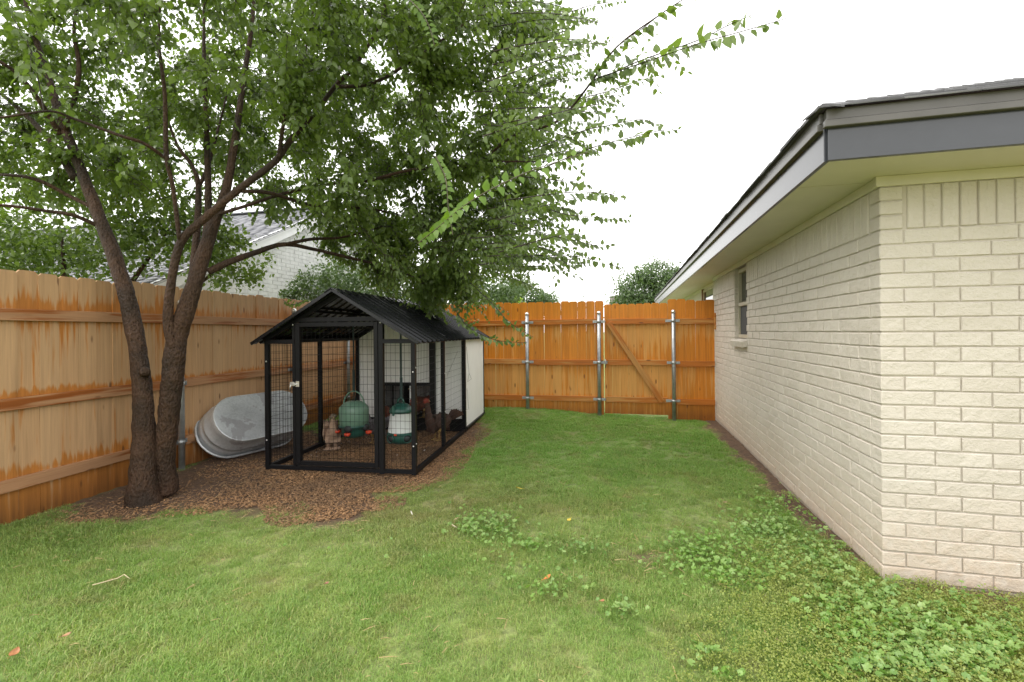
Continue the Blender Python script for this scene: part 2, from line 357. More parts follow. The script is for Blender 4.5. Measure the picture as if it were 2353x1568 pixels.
FC = line_x(FL0, FDIR, FR, BDIR)                      # fence corner
mulch_px = [(178, 1188), (250, 1186), (330, 1182), (420, 1166), (600, 1160), (690, 1186), (800, 1188), (860, 1160), (842, 1128), (900, 1112), (962, 1106), (1015, 1088), (1052, 1042), (1110, 992), (1096, 978)]
mulch = [G(*q) for q in mulch_px] + [Vector((-0.62, 7.3, 0)), Vector((-1.6, 7.3, 0)), Vector((-2.45, 6.0, 0)), Vector((-2.9, 6.6, 0)), Vector((-3.4, 5.9, 0)), FL0 + FDIR * 1.0, FL0 + FDIR * 0.42]
MUL = np.array([(q.x, q.y) for q in mulch])
def in_poly(x, y, poly):
    ins = np.zeros(x.shape, bool); n = len(poly); j = n - 1
    for i in range(n):
        xi, yi = poly[i]; xj, yj = poly[j]
        c = ((yi > y) != (yj > y)) & (x < (xj - xi) * (y - yi) / (yj - yi + 1e-12) + xi); ins ^= c; j = i
    return ins
def poly_dist(x, y, poly):
    d = np.full(x.shape, 1e9); n = len(poly)
    for i in range(n):
        a = np.array(poly[i]); b = np.array(poly[(i + 1) % n]); ab = b - a; t = np.clip(((x - a[0]) * ab[0] + (y - a[1]) * ab[1]) / (ab @ ab), 0, 1)
        d = np.minimum(d, np.hypot(x - a[0] - t * ab[0], y - a[1] - t * ab[1]))
    return d
def vnoise(x, y, s, seed=0):                          # cheap smooth noise, -1..1
    r = np.random.default_rng(seed); out = np.zeros(np.shape(x))
    for k in range(6):
        a = r.uniform(0, 6.28); fr = s * r.uniform(0.6, 1.7); out = out + np.sin((x * np.cos(a) + y * np.sin(a)) * fr + r.uniform(0, 6.28))
    return out / 2.6
def house_side(x, y):                                 # distance left of the house wall (negative inside), for points beyond the corner
    v = (x - H0.x) * V.x + (y - H0.y) * V.y; u = (x - H0.x) * U.x + (y - H0.y) * U.y
    return np.where(u > 0, -v, np.where(v > 0, -u, np.hypot(np.minimum(u, 0), np.maximum(-v, 0)))), u, v
def lawn_amount(x, y):                                # 1 on grass, 0 on mulch and bare soil
    d = poly_dist(x, y, MUL); d = np.where(in_poly(x, y, MUL), -d, d) + 0.09 * vnoise(x, y, 9, 3) + 0.05 * vnoise(x, y, 26, 4)
    a = np.clip(d / 0.22 + 0.25, 0, 1)
    hd, u, v = house_side(x, y)
    width = np.where(u > 0.3, 0.07 + 0.10 * np.clip((u - 0.5) / 4, 0, 1), 0.0)
    a *= np.clip((hd - width - 0.05 * vnoise(x, y, 11, 5)) / 0.12, 0, 1)
    bare = np.zeros(np.shape(x))
    for (px, py, r) in ((1480, 1275, 0.14), (2330, 1400, 0.16), (2290, 1345, 0.12), (745, 1180, 0.2), (1700, 1040, 0.12)):
        g = G(px, py); bare = np.maximum(bare, 0.8 * np.exp(-((x - g.x) ** 2 + (y - g.y) ** 2) / r ** 2))
    return a * (1 - bare)
xs = np.concatenate([[-260, -120, -60, -30, -16, -10], np.arange(-8, 6.01, 0.07), [8, 12, 20, 40, 90, 260]])
ys = np.concatenate([[-60, -20, -6, -2, 0], np.arange(0.4, 10.01, 0.07), [12, 16, 24, 40, 80, 160, 300, 500]])
gx, gy = np.meshgrid(xs, ys); nx, ny = len(xs), len(ys)
gz = gh(gx, gy) * ((gx > -3.5) & (gx < 5)) - 0.02 + 0.006 * vnoise(gx, gy, 30, 8)
VV = np.stack([gx.ravel(), gy.ravel(), gz.ravel()], 1)
ii = (np.arange(ny - 1)[:, None] * nx + np.arange(nx - 1)[None, :]).ravel()
FF = np.stack([ii, ii + 1, ii + nx + 1, ii + nx], 1)
gm = np_mesh('ground', VV, FF, M_GROUND, True)
a = gm.attributes.new('lawn', 'FLOAT', 'POINT'); a.data.foreach_set('value', lawn_amount(VV[:, 0], VV[:, 1]).astype(np.float32))
link('ground', gm)['kind'] = 'structure'

# ------------------------------------------------------------------ fences
def picket_mesh(wd, ht, m, th=0.016):
    ch = 0.021; o = [(-wd / 2, 0), (wd / 2, 0), (wd / 2, ht - ch), (wd / 2 - ch, ht), (-wd / 2 + ch, ht), (-wd / 2, ht - ch)]
    mb = MB(); n = len(o)
    mb.add([(x, -th / 2, z) for x, z in o] + [(x, th / 2, z) for x, z in o], [tuple(range(n)), tuple(reversed(range(n, 2 * n)))] + [(i, i + n, (i + 1) % n + n, (i + 1) % n) for i in range(n)])
    return mb.mesh('picket', m)
def post_parts(parent, local, top, normal_y, rails, name='post'):
    po = MB().tube([(0, 0, -0.1), (0, 0, top)], 0.030, 14).build(name, M_GALV, parent, loc=local)
    cp = MB().lathe([(0.034, 0), (0.034, 0.018), (0.030, 0.034), (0.018, 0.046), (0.004, 0.05)], 14).build('cap', M_BOLT, po, loc=(0, 0, top - 0.006))
    for z in rails:
        mb = MB().tube([(0, 0, z - 0.022), (0, 0, z + 0.022)], 0.034, 14)
        mb.bbox((0, 0.030, z), (0.20, 0.006, 0.042), 0.002)
        mb.tube([(-0.085, 0.024, z), (-0.085, 0.036, z)], 0.008, 6); mb.tube([(0.085, 0.024, z), (0.085, 0.036, z)], 0.008, 6)
        mb.build('bracket', M_GALV, po)
    return po
def rail_mesh(L, m, h=0.089, d=0.036):
    return MB().bbox((L / 2, 0, 0), (L, d, h), 0.003).mesh('rail', m)
RZ = (0.262, 0.868, 1.535)
def fence(origin, direction, L, m, mr, gaps, wd=0.140, top=1.875, label='', start=0.0, rails=True, lift=None, splits=None, railz=RZ):
    rz = math.atan2(direction.y, direction.x)
    f = empty('wood_fence', origin, rz, label, 'fence')
    # local +x runs along the fence; pickets sit on the far side of the rails (local side = gaps)
    meshes = [picket_mesh(wd + dw, top + 0.03 + dh, m) for dw, dh in ((0, 0), (-0.003, 0.012), (0.001, -0.010), (-0.002, 0.004))]
    x = start; k = 0
    rr = random.Random(len(label))
    while x + wd / 2 < L:
        me = meshes[rr.randrange(4)]
        zz = lift(x) if lift else 0
        link('picket', me, f, (x + wd / 2, gaps * 0.028 + rr.uniform(-0.002, 0.002), zz - 0.03 + rr.uniform(-0.006, 0.006)), (rr.uniform(-0.003, 0.003), rr.uniform(-0.002, 0.002), rr.uniform(-0.02, 0.02)))
        x += wd + (0.0008 if rr.random() < 0.85 else 0.005); k += 1
    sp = splits or [0, L]
    for a_, b_ in zip(sp[:-1], sp[1:]):
        for j, z in enumerate(railz):
            za = z + (lift((a_ + b_) / 2) if lift else 0)
            link('rail', rail_mesh(b_ - a_ - 0.004, mr), f, (a_ + 0.002, rr.uniform(-0.0015, 0.0015), za + rr.uniform(-0.006, 0.006)), (0, rr.uniform(-0.003, 0.003), 0))
    return f
LL = (FC - FL0).length
LSTART = -1.3
fl = fence(FL0 + FDIR * LSTART, FDIR, LL - LSTART, M_WOOD_L, M_RAIL_L, 1, label='pale weathered cedar privacy fence along the left side behind the tree and tank', splits=[0, 2.85, 4.85, 6.4, LL - LSTART])
# steel posts of the left fence stand on the yard side (local -y)
for X_ in (405, 668, 793):
    k = (X_ - CX) / FPX; t_ = (k * FL0.y - FL0.x) / (FDIR.x - k * FDIR.y)
    post_parts(fl, (t_ - LSTART, -0.052, 0), 1.70, -1, RZ)
for o in [c for c in bpy.data.objects if c.name.startswith('bracket')]: o.scale.y = 1
# back fence: local +x runs from the house to the left; the yard is on local +y side ... pickets behind the rails (local -y)
def bt(px):                                           # distance along the back fence seen at picture column px
    k = (px - CX + 4) / FPX; return (FR.x - k * FR.y) / (k * BDIR.y - BDIR.x)
LB = (FC - FR).length
g0, g1 = bt(1530), bt(1384)
f_r = fence(FR, BDIR, g0 - 0.03, M_WOOD_B, M_RAIL_B, -1, label='short orange cedar fence panel between the gate and the brick house', lift=lambda x: -0.012)
f_b = fence(FR + BDIR * (g1 + 0.012), BDIR, LB - g1, M_WOOD_B, M_RAIL_B, -1, label='orange cedar back fence left of the gate, reaching behind the coop', splits=[0, bt(1208) - g1, 3.4, LB - g1], lift=lambda x: 0.0)
def back_post(parent, org, px):
    t_ = bt(px); l_ = t_ - org
    po = post_parts(parent, (l_, 0.052, 0), 1.665, 1, RZ)
    po.rotation_euler.z = math.pi
back_post(f_r, 0, 1542); back_post(f_b, g1 + 0.012, 1372); back_post(f_b, g1 + 0.012, 1208)
for o in bpy.data.objects:                            # posts keep their clamps turned to the rails
    if o.name.split('.')[0] == 'post' and o.parent == fl: o.rotation_euler.z = 0
# end block against the bricks
MB().bbox((0.02, 0.025, 1.52), (0.05, 0.04, 0.26), 0.003).build('end_block', M_RAIL_B, f_r, loc=(-0.035, 0.01, 0))
# gate
gw = g1 - g0
gate = empty('gate', FR + BDIR * g0, math.atan2(BDIR.y, BDIR.x), 'wooden gate of orange cedar pickets with a diagonal brace in the back fence', 'gate')
pw = gw / 8 - 0.0015
for k in range(8):
    link('picket', picket_mesh(pw, 1.80 + random.uniform(-0.008, 0.008), M_WOOD_B), gate, ((k + 0.5) * gw / 8, -0.028, 0.028 + random.uniform(-0.003, 0.003)))
for j, z in enumerate(RZ): link('rail', rail_mesh(gw - 0.03 - (0.03 if j else 0), M_RAIL_B), gate, (0.012, 0, z))
ax, az, bx_, bz = gw - 0.07, RZ[2] - 0.02, 0.10, RZ[0] - 0.02
M_BR = M_RAIL_B
Lb = math.hypot(ax - bx_, az - bz)
MB().bbox((Lb / 2, 0, 0), (Lb, 0.034, 0.086), 0.003).build('brace', M_BR, gate, loc=(bx_, 0.0365, bz), rot=(0, -math.atan2(az - bz, ax - bx_), 0))
mb = MB().bbox((gw - 0.02, 0.045, 0.87), (0.05, 0.008, 0.05), 0.002); mb.tube([(gw - 0.015, 0.06, 0.78), (gw - 0.015, 0.06, 0.92)], 0.008, 8); mb.tube([(gw - 0.055, 0.06, 0.885), (gw + 0.05, 0.06, 0.885)], 0.007, 8)
mb.build('latch', M_GALV, gate)
for z in (RZ[0], RZ[2]): MB().bbox((-0.005, 0.03, z), (0.09, 0.006, 0.04), 0.002).build('hinge', M_GALV, gate)

# ------------------------------------------------------------------ brick house on the right
CH, BL, JT, BD = 0.080, 0.254, 0.0076, 0.117
def brick_mesh(name, L, Hh, D, m, seed):
    r = random.Random(seed); b = 0.0035
    def j(a=0.0016): return r.uniform(-a, a)
    vs = []; xs_ = [-L / 2, -L / 6 + j(0.01), L / 6 + j(0.01), L / 2]
    # outer ring (8 verts) at y = b, inner ring (8) proud at y = 0, back ring (4) at y = D
    ring = [(x, -Hh / 2) for x in xs_] + [(x, Hh / 2) for x in reversed(xs_)]
    for x, z in ring: vs.append((x + j(0.0008), b + 0.001, z + j(0.0014)))
    for x, z in ring:
        sx = (abs(x) - (b * 1.2 if abs(abs(x) - L / 2) < 1e-6 else 0)) * (1 if x > 0 else -1)
        vs.append((sx + j(0.0008), j(0.0016), (abs(z) - b * 1.2) * (1 if z > 0 else -1) + j(0.0014)))
    n = 8
    fs = [(i, (i + 1) % n, (i + 1) % n + n, i + n) for i in range(n)]
    fs += [(8, 9, 14, 15), (9, 10, 13, 14), (10, 11, 12, 13)]
    o = len(vs)
    for x, z in ((-L / 2, -Hh / 2), (L / 2, -Hh / 2), (L / 2, Hh / 2), (-L / 2, Hh / 2)): vs.append((x, D, z))
    fs += [(1, 0, o, o + 1), (2, 1, o + 1), (3, 2, o + 1), (5, 4, o + 2), (6, 5, o + 2), (7, 6, o + 2, o + 3), (0, 7, o + 3, o), (4, 3, o + 1, o + 2)]
    return MB().add(vs, fs).mesh(name, m)
SM = [brick_mesh('brick', BL - JT, CH - JT, 0.05, M_BRICK, i) for i in range(8)]
SO = [brick_mesh('soldier_brick', CH - JT, 3 * CH - JT, 0.05, M_BRICK, 50 + i) for i in range(5)]
def corner_mesh(seed):                                # shows its long face and its end face
    r = random.Random(seed); mb = MB(); mb.bbox(((BL - JT) / 2, (BD - JT) / 2, 0), (BL - JT, BD - JT, CH - JT), 0.0045)
    mb.v = [(x + r.uniform(-.001, .001), y + r.uniform(-.001, .001), z + r.uniform(-.0014, .0014)) for x, y, z in mb.v]
    return mb.mesh('corner_brick', M_BRICK)
CM = [corner_mesh(i) for i in range(4)]
QM = MB().bbox(((BD - JT) / 2, (BD - JT) / 2, 0), (BD - JT, BD - JT, CH - JT), 0.0045).mesh('corner_brick', M_BRICK)
HUL = 5.00                                            # length of the side wall up to the fence
house = empty('brick_house', H0, -R(13.8), 'cream painted brick house with dark grey eaves on the right', 'house')
# local frame of the house: +x = V (to the right), +y = U (away from the camera)
OP = (2.93, 3.53, 1.23, 2.16)                         # window opening along the side wall: y0, y1, z0, z1
def wall_block(name, x0, x1, y0, y1, z0, z1): return MB().box(((x0 + x1) / 2, (y0 + y1) / 2, (z0 + z1) / 2), (x1 - x0, y1 - y0, z1 - z0))
inn = 0.0085
mb = MB()
mb.box((2.6, 2.4, 1.09), (5.2 - 2 * inn, 0.0, 0.0)) if False else None
def wb(x0, x1, y0, y1, z0, z1): mb.box(((x0 + x1) / 2, (y0 + y1) / 2, (z0 + z1) / 2), (x1 - x0, y1 - y0, z1 - z0))
wb(inn, 0.10, 0.1, OP[0] - inn, 0, 2.17); wb(inn, 0.10, OP[1] + inn, HUL, 0, 2.17); wb(inn, 0.10, OP[0] - inn, OP[1] + inn, 0, OP[2]); 
wb(inn, 5.0, inn, 0.10, 0, 2.17)
wb(0.10, 0.9, HUL - 0.1, HUL, 0, 2.17)                 # return behind the fence
wall = mb.build('wall', M_MORTAR, house)
mb = MB(); mb.box((0.12 + 0.05, (HUL + 13.0) / 2, 1.08), (0.1, 13.0 - HUL, 2.17)); mb.build('wall', M_BRICK, house)
brick_list = []                                       # (kind, local loc, rz, scale)
rb = random.Random(5)
ncr = 24
for c in range(ncr):
    z = (c + 0.5) * CH
    # front wall, outward local -y : object rotation 0
    if c % 2 == 0: brick_list.append(('C', (0, 0, z), 0, 1)); x = BL
    else: x = BD + 0.0; brick_list.append(('CS', (0, 0, z), 0, 1))
    while x < 2.3:
        brick_list.append(('S', (x + (BL - JT) / 2, 0, z), 0, 1)); x += BL
    # side wall, outward local -x : rotation -90 deg (local x -> -y)
    y = BD if c % 2 == 0 else BL
    while y < HUL - 0.02:
        L = min(BL, HUL - y)
        a_, b_ = y, y + L - JT
        segs = [(a_, b_)]
        if z + CH / 2 > OP[2] + 0.01:
            segs = []
            if a_ < OP[0]: segs.append((a_, min(b_, OP[0])))
            if b_ > OP[1]: segs.append((max(a_, OP[1]), b_))
        for p, q in segs:
            if q - p > 0.02: brick_list.append(('S', (0, (p + q) / 2, z), -math.pi / 2, (q - p) / (BL - JT)))
        y += BL
    if z > OP[2]:                                     # far reveal of the window seen from the yard
        brick_list.append(('R', (0.055, OP[1], z), 0, 0.42))
zs = ncr * CH + 1.5 * CH                              # soldier course under the frieze
for k in range(3): brick_list.append(('Q', (0, 0, ncr * CH + (k + 0.5) * CH), 0, 1))
x = BD + 0.01
while x < 2.3: brick_list.append(('O', (x + CH / 2, 0, zs), 0, 1)); x += CH
y = BD + 0.012
while y < HUL - 0.04:
    if not (OP[0] - 0.04 < y + CH / 2 < OP[1] + 0.04): brick_list.append(('O', (0, y + CH / 2, zs), -math.pi / 2, 1))
    y += CH
def area(it):
    p = house.matrix_basis @ Vector(it[1]); p = Vector((H0.x, H0.y, 0)) + V * it[1][0] + U * it[1][1] + Vector((0, 0, it[1][2]))
    X, Y = proj(p); s_ = 1.0 / p.y ** 2
    if it[2] != 0: s_ *= 0.35
    if X > 2420: s_ *= 0.01
    if it[0] == 'O': s_ *= 0.9
    return -s_
brick_list.sort(key=area)
stuff = MB()
for n_, it in enumerate(brick_list):
    kind, loc, rz, s_ = it
    jz = rb.uniform(-0.0012, 0.0012); jd = rb.uniform(-0.0015, 0.0015)
    if kind == 'C': me = rb.choice(CM); rot = (0, 0, 0); sc_ = (1, 1, 1); loc = (0, 0, loc[2])
    elif kind == 'Q': me = QM; rot = (0, 0, 0); sc_ = (1, 1, 1); loc = (0, 0, loc[2])
    elif kind == 'CS': me = rb.choice(CM); rot = (0, 0, math.pi / 2); sc_ = (1, -1, 1); loc = (0, 0, loc[2])
    elif kind == 'S': me = rb.choice(SM); rot = (0, 0, rz); sc_ = (s_, 1, 1)
    elif kind == 'O': me = rb.choice(SO); rot = (0, 0, rz); sc_ = (1, 1, 1)
    else: me = rb.choice(SM); rot = (0, 0, 0); sc_ = (s_, 1, 1)
    l_ = Vector(loc) + Vector((jd if rz else 0, 0 if rz else jd, jz))
    if n_ < 290: link('soldier_brick' if kind == 'O' else 'brick', me, wall, l_, rot, sc_)
    else:
        M_ = Matrix.LocRotScale(l_, Euler(rot), Vector(sc_)); stuff.add([M_ @ v.co for v in me.vertices], [list(p.vertices) for p in me.polygons])
stuff.build('brick', M_BRICK, wall)['kind'] = 'stuff'
# footing, frieze, soffit, fascia, drip edge
OV, SZ, HLEN, HWID = 0.40, 2.215, 13.2, 7.0
MB().box((2.6, 0.06, -0.10), (5.0, 0.10, 0.2)).box((0.06, HUL / 2, -0.10), (0.10, HUL, 0.2)).build('footing', M_MORTAR, house)
mb = MB(); mb.bbox((2.53, 0.006, 2.187), (5.10, 0.032, 0.056), 0.003); mb.bbox((0.006, HUL / 2 + 0.02, 2.1871), (0.032, HUL, 0.056), 0.003)
mb.bbox((0.126, (HUL + 13) / 2, 2.187), (0.032, 13 - HUL, 0.056), 0.003); mb.build('frieze_board', M_SOFFIT, house)
mb = MB(); mb.box((2.3 - OV / 2 + 0.011, -OV / 2 + 0.055, SZ + 0.006), (4.6 + OV - 0.02, OV + 0.11 - 0.022, 0.012)); mb.box((0.011, HLEN / 2 + 0.1, SZ + 0.0061), (2 * OV - 0.01, HLEN - 0.02, 0.012)); mb.build('soffit', M_SOFFIT, house)
FZ0, FZ1 = 2.197, 2.365
MB().bbox((2.3 - OV / 2, -OV, (FZ0 + FZ1) / 2), (4.6 + OV, 0.022, FZ1 - FZ0), 0.002).build('fascia', M_FASCIA, house)
MB().bbox((-OV, -OV + 0.012 + (HLEN + OV) / 2, (FZ0 + FZ1) / 2), (0.022, HLEN + OV, FZ1 - FZ0), 0.002).build('fascia', M_FASCIA, house)
mb = MB()
for z0, z1, o_ in ((FZ1 - 0.014, FZ1 + 0.020, 0.022), (FZ1 + 0.021, FZ1 + 0.075, 0.012)):
    mb.bbox((2.3 - OV / 2, -OV - o_, (z0 + z1) / 2), (4.6 + OV + 2 * o_, 0.03, z1 - z0), 0.003)
    mb.bbox((-OV - o_, -OV + (HLEN + OV) / 2 + 0.017, (z0 + z1) / 2), (0.03, HLEN + OV, z1 - z0), 0.003)
mb.build('drip_edge', M_DRIP, house)
# hip roof: planes plus real shingle courses
PT = 0.445; E0 = Vector((-OV - 0.05, -OV - 0.05, FZ1 + 0.072)); WW = HWID + 0.9; HH = WW / 2 * PT
def shingle_field(org, along, up, L, S, trim, m, parent, name='shingles', expo=0.14, tab=0.30, tri=True, seed=0):
    r = random.Random(seed); vs = []; fs = []; at = []
    nrm = along.cross(up).normalized(); 
    if nrm.z < 0: nrm = -nrm
    k = 0
    while k * expo < S:
        s0 = k * expo; s1 = min(s0 + expo + 0.02, S); x = trim(s0)[0] + (k % 2) * -tab / 2; xe = trim(s0)[1]
        while x < xe:
            w_ = tab * r.uniform(0.7, 1.25); x0, x1 = max(x, trim(s0)[0]), min(x + w_ - 0.006, xe)
            if x1 > x0 + 0.01:
                th = r.choice((0.008, 0.009, 0.013)); dd = r.choice((0, 0, 0.008)); n0 = len(vs)
                lo = org + along * x0 + up * (s0 - dd); 
                la_, lb_ = trim(s1); u0, u1 = min(max(x0, la_), lb_), min(max(x1, la_), lb_)
                for (xx, ss, hh) in ((x0, s0 - dd, 0), (x1, s0 - dd, 0), (u1, s1, 0), (u0, s1, 0), (x0, s0 - dd, th), (x1, s0 - dd, th), (u1, s1, 0.003), (u0, s1, 0.003)):
                    vs.append(org + along * xx + up * ss + nrm * (hh + 0.002)); at.append(0)
                c_ = r.random()
                for q in range(8): at[n0 + q] = c_
                fs += [(n0 + 4, n0 + 5, n0 + 6, n0 + 7), (n0, n0 + 1, n0 + 5, n0 + 4), (n0 + 1, n0 + 2, n0 + 6, n0 + 5), (n0 + 3, n0, n0 + 4, n0 + 7)]
            x += w_
        k += 1
    me = np_mesh(name, np.array([tuple(v) for v in vs]), np.array(fs), m, attr=np.array(at)); o = link(name, me, parent); o['kind'] = 'stuff'; return o
mb = MB(); W2 = WW / 2; r0 = E0 + Vector((W2, W2, HH)); r1 = Vector((r0.x, HLEN - W2, r0.z))
A_, B_, C_, D_ = E0, E0 + Vector((WW, 0, 0)), Vector((E0.x + WW, HLEN, E0.z)), Vector((E0.x, HLEN, E0.z))
mb.add([A_, B_, C_, D_, r0, r1], [(0, 1, 4), (1, 2, 5, 4), (2, 3, 5), (3, 0, 4, 5)]); roof = mb.build('roof', simple('roof_underlay', (0.1, 0.1, 0.105), 0.7), house)
sl_ = math.hypot(1, PT)
shingle_field(A_, Vector((1, 0, 0)), Vector((0, 1, PT)) / sl_, WW, 3.2 * sl_, lambda s: (s / sl_, WW - s / sl_), M_SHING, roof)
shingle_field(A_, Vector((0, 1, 0)), Vector((1, 0, PT)) / sl_, HLEN, 1.2 * sl_, lambda s: (s / sl_, HLEN + 0.4), M_SHING, roof, seed=3)
for k in range(14):                                   # hip caps
    t0 = 0.02 + k * 0.17; p0 = A_ + Vector((t0, t0, t0 * PT)); M_ = Matrix.Translation(p0)
    c_ = MB(); h_ = 0.012
    a0, a1 = p0 + Vector((0, 0, h_ + 0.010)), p0 + Vector((0.19, 0.19, 0.19 * PT + h_ + 0.004)); wv = Vector((0.10, -0.10, -0.0 - 0.10 * PT * 0.0)); 
    dl, dr = Vector((0.11, -0.11, 0)) * 0.6, Vector((-0.11, 0.11, 0)) * 0.6
    dl.z = -0.045; dr.z = -0.045
    c_.add([a0 + dr, a0, a0 + dl, a1 + dr, a1, a1 + dl, a0 + dr - Vector((0, 0, .01)), a0 - Vector((0, 0, .01)), a0 + dl - Vector((0, 0, .01))], [(0, 3, 4, 1), (1, 4, 5, 2), (6, 0, 1, 7), (7, 1, 2, 8)])
    c_.build('hip_cap', M_SHING, roof)
# window in the side wall
y0, y1, z0, z1 = OP
win = empty('window', (0, 0, 0)); win.parent = house
bpy.data.objects.remove(win)
fx = 0.070
fr = MB(); fw = 0.035
for (a1_, b1_, c1_, d1_) in ((y0, y0 + fw, z0 + 0.05, z1), (y1 - fw, y1, z0 + 0.05, z1)): fr.bbox((fx, (a1_ + b1_) / 2, (c1_ + d1_) / 2), (0.055, b1_ - a1_, d1_ - c1_), 0.003)
for zc, hh in ((z1 - fw / 2 - 0.02, 0.05), (z0 + 0.07, 0.045)): fr.bbox((fx, (y0 + y1) / 2, zc), (0.053, y1 - y0 - 2 * fw + 0.006, hh), 0.003)
wf = fr.build('window', M_SASH, house)
MB().bbox((fx - 0.008, (y0 + y1) / 2, 1.70), (0.045, y1 - y0 - 2 * fw + 0.006, 0.045), 0.003).build('meeting_rail', M_SASH, wf)
MB().box((fx + 0.012, (y0 + y1) / 2, (1.72 + z1) / 2), (0.006, y1 - y0 - 2 * fw + 0.004, z1 - 1.72 - 0.05)).build('pane', M_GLASS, wf)
MB().box((fx - 0.004, (y0 + y1) / 2, (z0 + 0.09 + 1.68) / 2), (0.004, y1 - y0 - 2 * fw + 0.004, 1.68 - z0 - 0.09)).build('insect_screen', M_SCREEN, wf)
sill = MB(); 
for k in range(9):
    yc = y0 - 0.03 + (k + 0.5) * (y1 - y0 + 0.06) / 9
    M_ = Matrix.Translation((0.02, yc, z0 - 0.005)) @ Matrix.Rotation(R(-12), 4, 'Y')
    link('sill_brick', MB().bbox((0, 0, 0), (0.15, 0.068, 0.075), 0.004, M_).mesh('sill_brick', M_BRICK), wall)
# far recessed wall's window beyond the fence
fr = MB()
for yy in (5.55, 6.60): fr.bbox((0.113, yy, 1.75), (0.05, 0.05, 0.80), 0.003)
fr.bbox((0.113, 6.075, 2.125), (0.048, 1.0, 0.045), 0.003); fr.bbox((0.113, 6.075, 1.37), (0.048, 1.0, 0.045), 0.003); fr.bbox((0.113, 6.075, 1.74), (0.048, 1.0, 0.04), 0.003)
wf2 = fr.build('window', M_SASH, house); MB().box((0.116, 6.075, 1.75), (0.02, 0.99, 0.72)).build('pane', M_GLASS, wf2)
MB().bbox((0.095, 6.665, 1.75), (0.05, 0.07, 0.84), 0.003).build('jamb', simple('brown_jamb', (0.20, 0.10, 0.06)), wf2)

# ------------------------------------------------------------------ chicken coop
CA = R(8.6); CB = Vector((math.sin(CA), math.cos(CA), 0)); CR = Vector((math.cos(CA), -math.sin(CA), 0))
cfr = G(955, 1093)                                    # front right corner
CW, CL, CS = 1.60, 3.20, 1.95                          # width, full length, length of the open run
EH, RH, DH = 1.32, 1.80, 1.52                          # eave, ridge, door head heights
coop = empty('chicken_coop', cfr - CR * CW, -CA, 'black framed wire chicken coop with a corrugated gable roof on wood chips', 'chicken coop')
# local: x 0..CW to the right, y 0..CL away
TB = 0.042
def cb(a_, b_, name='frame_bar', w_=TB, parent=coop):
    return MB().bar(a_, b_, w_, w_).build(name, M_BLACK, parent)
rz_at = lambda x: EH + (RH - EH) * (1 - abs(x - CW / 2) / (CW / 2)) - 0.035
dx0, dx1 = 0.35, 1.20
def upright(x, y, top, w_=TB): return cb((x, y, 0), (x, y, top), 'upright', w_)
h2 = TB / 2
upright(h2, h2, EH); upright(CW - h2, h2, EH); upright(dx1 + 0.05, h2, rz_at(dx1 + 0.05), 0.045); upright(h2, 0.98, EH); upright(CW - h2, 0.98, EH)
upright(h2, CS, EH, 0.05); upright(CW - h2, CS, EH, 0.05); upright(h2, CL - h2, EH); upright(CW - h2, CL - h2, EH)
for x in (h2, CW - h2):
    cb((x, TB, EH - h2), (x, CL - TB, EH - h2), 'top_rail'); cb((x, TB, h2 + 0.004), (x, CL - TB, h2 + 0.004), 'bottom_rail')
cb((dx0, h2, DH), (dx1 + 0.03, h2, DH), 'door_head'); cb((TB, h2, h2 + 0.006), (CW - TB, h2, h2 + 0.006), 'bottom_rail', 0.036)
cb((TB, h2, EH - h2), (dx0 - 0.02, h2, EH - h2), 'top_rail'); cb((dx1 + 0.07, h2, EH - h2), (CW - TB, h2, EH - h2), 'top_rail')
cb((dx0 - 0.03, h2, 0.0), (dx0 - 0.03, h2, rz_at(dx0 - 0.03)), 'upright', 0.03)
for y in (0.03, 0.98, CS, CL - 0.03):
    for s in (0, 1):
        xa = 0.0 if s == 0 else CW; cb((xa, y, EH), (CW / 2, y, RH - 0.03), 'rafter', 0.035)
cb((CW / 2, 0.03, RH - 0.05), (CW / 2, CL - 0.03, RH - 0.05), 'ridge_beam', 0.035)
for f_ in (0.33, 0.66):
    for s in (0, 1):
        xx = CW / 2 * f_ if s == 0 else CW - CW / 2 * f_; cb((xx, 0.05, rz_at(xx) + 0.004), (xx, CL - 0.05, rz_at(xx) + 0.004), 'purlin', 0.028)
def wire(parent, o_, ux, uz, W_, H_, cx=0.0485, cz=0.074, r=0.0016, top=None, name='wire_mesh'):
    mb = MB(); o_ = Vector(o_); ux = Vector(ux); uz = Vector((0, 0, 1)); n = int(W_ / cx)
    for i in range(n + 1):
        x = (i + 0.5) * W_ / (n + 1); hh = top(x) if top else H_
        mb.tube([o_ + ux * x, o_ + ux * x + uz * hh], r, 4, False)
    z = cz * 0.6
    nr = ux.cross(uz).normalized() * 0.002
    while z < (H_ if not top else max(top(0), top(W_), top(W_ / 2))):
        a_, b_ = 0, W_
        if top:
            xs_ = [q for q in np.linspace(0, W_, 40) if top(q) > z]
            if not xs_: break
            a_, b_ = xs_[0], xs_[-1]
        mb.tube([o_ + ux * a_ + uz * z + nr, o_ + ux * b_ + uz * z + nr], r, 4, False); z += cz
    o = mb.build(name, M_BLACK, parent); o['kind'] = 'stuff'; return o
wire(coop, (TB, h2, 0.03), (1, 0, 0), 0, dx0 - 0.05 - TB, EH - 0.07)
wire(coop, (dx1 + 0.075, h2, 0.03), (1, 0, 0), 0, CW - dx1 - 0.075 - TB, EH - 0.07)
for x in (h2, CW - h2):
    wire(coop, (x, TB, 0.04), (0, 1, 0), 0, 0.94, EH - 0.08); wire(coop, (x, 1.0, 0.04), (0, 1, 0), 0, CS - 1.02, EH - 0.08)
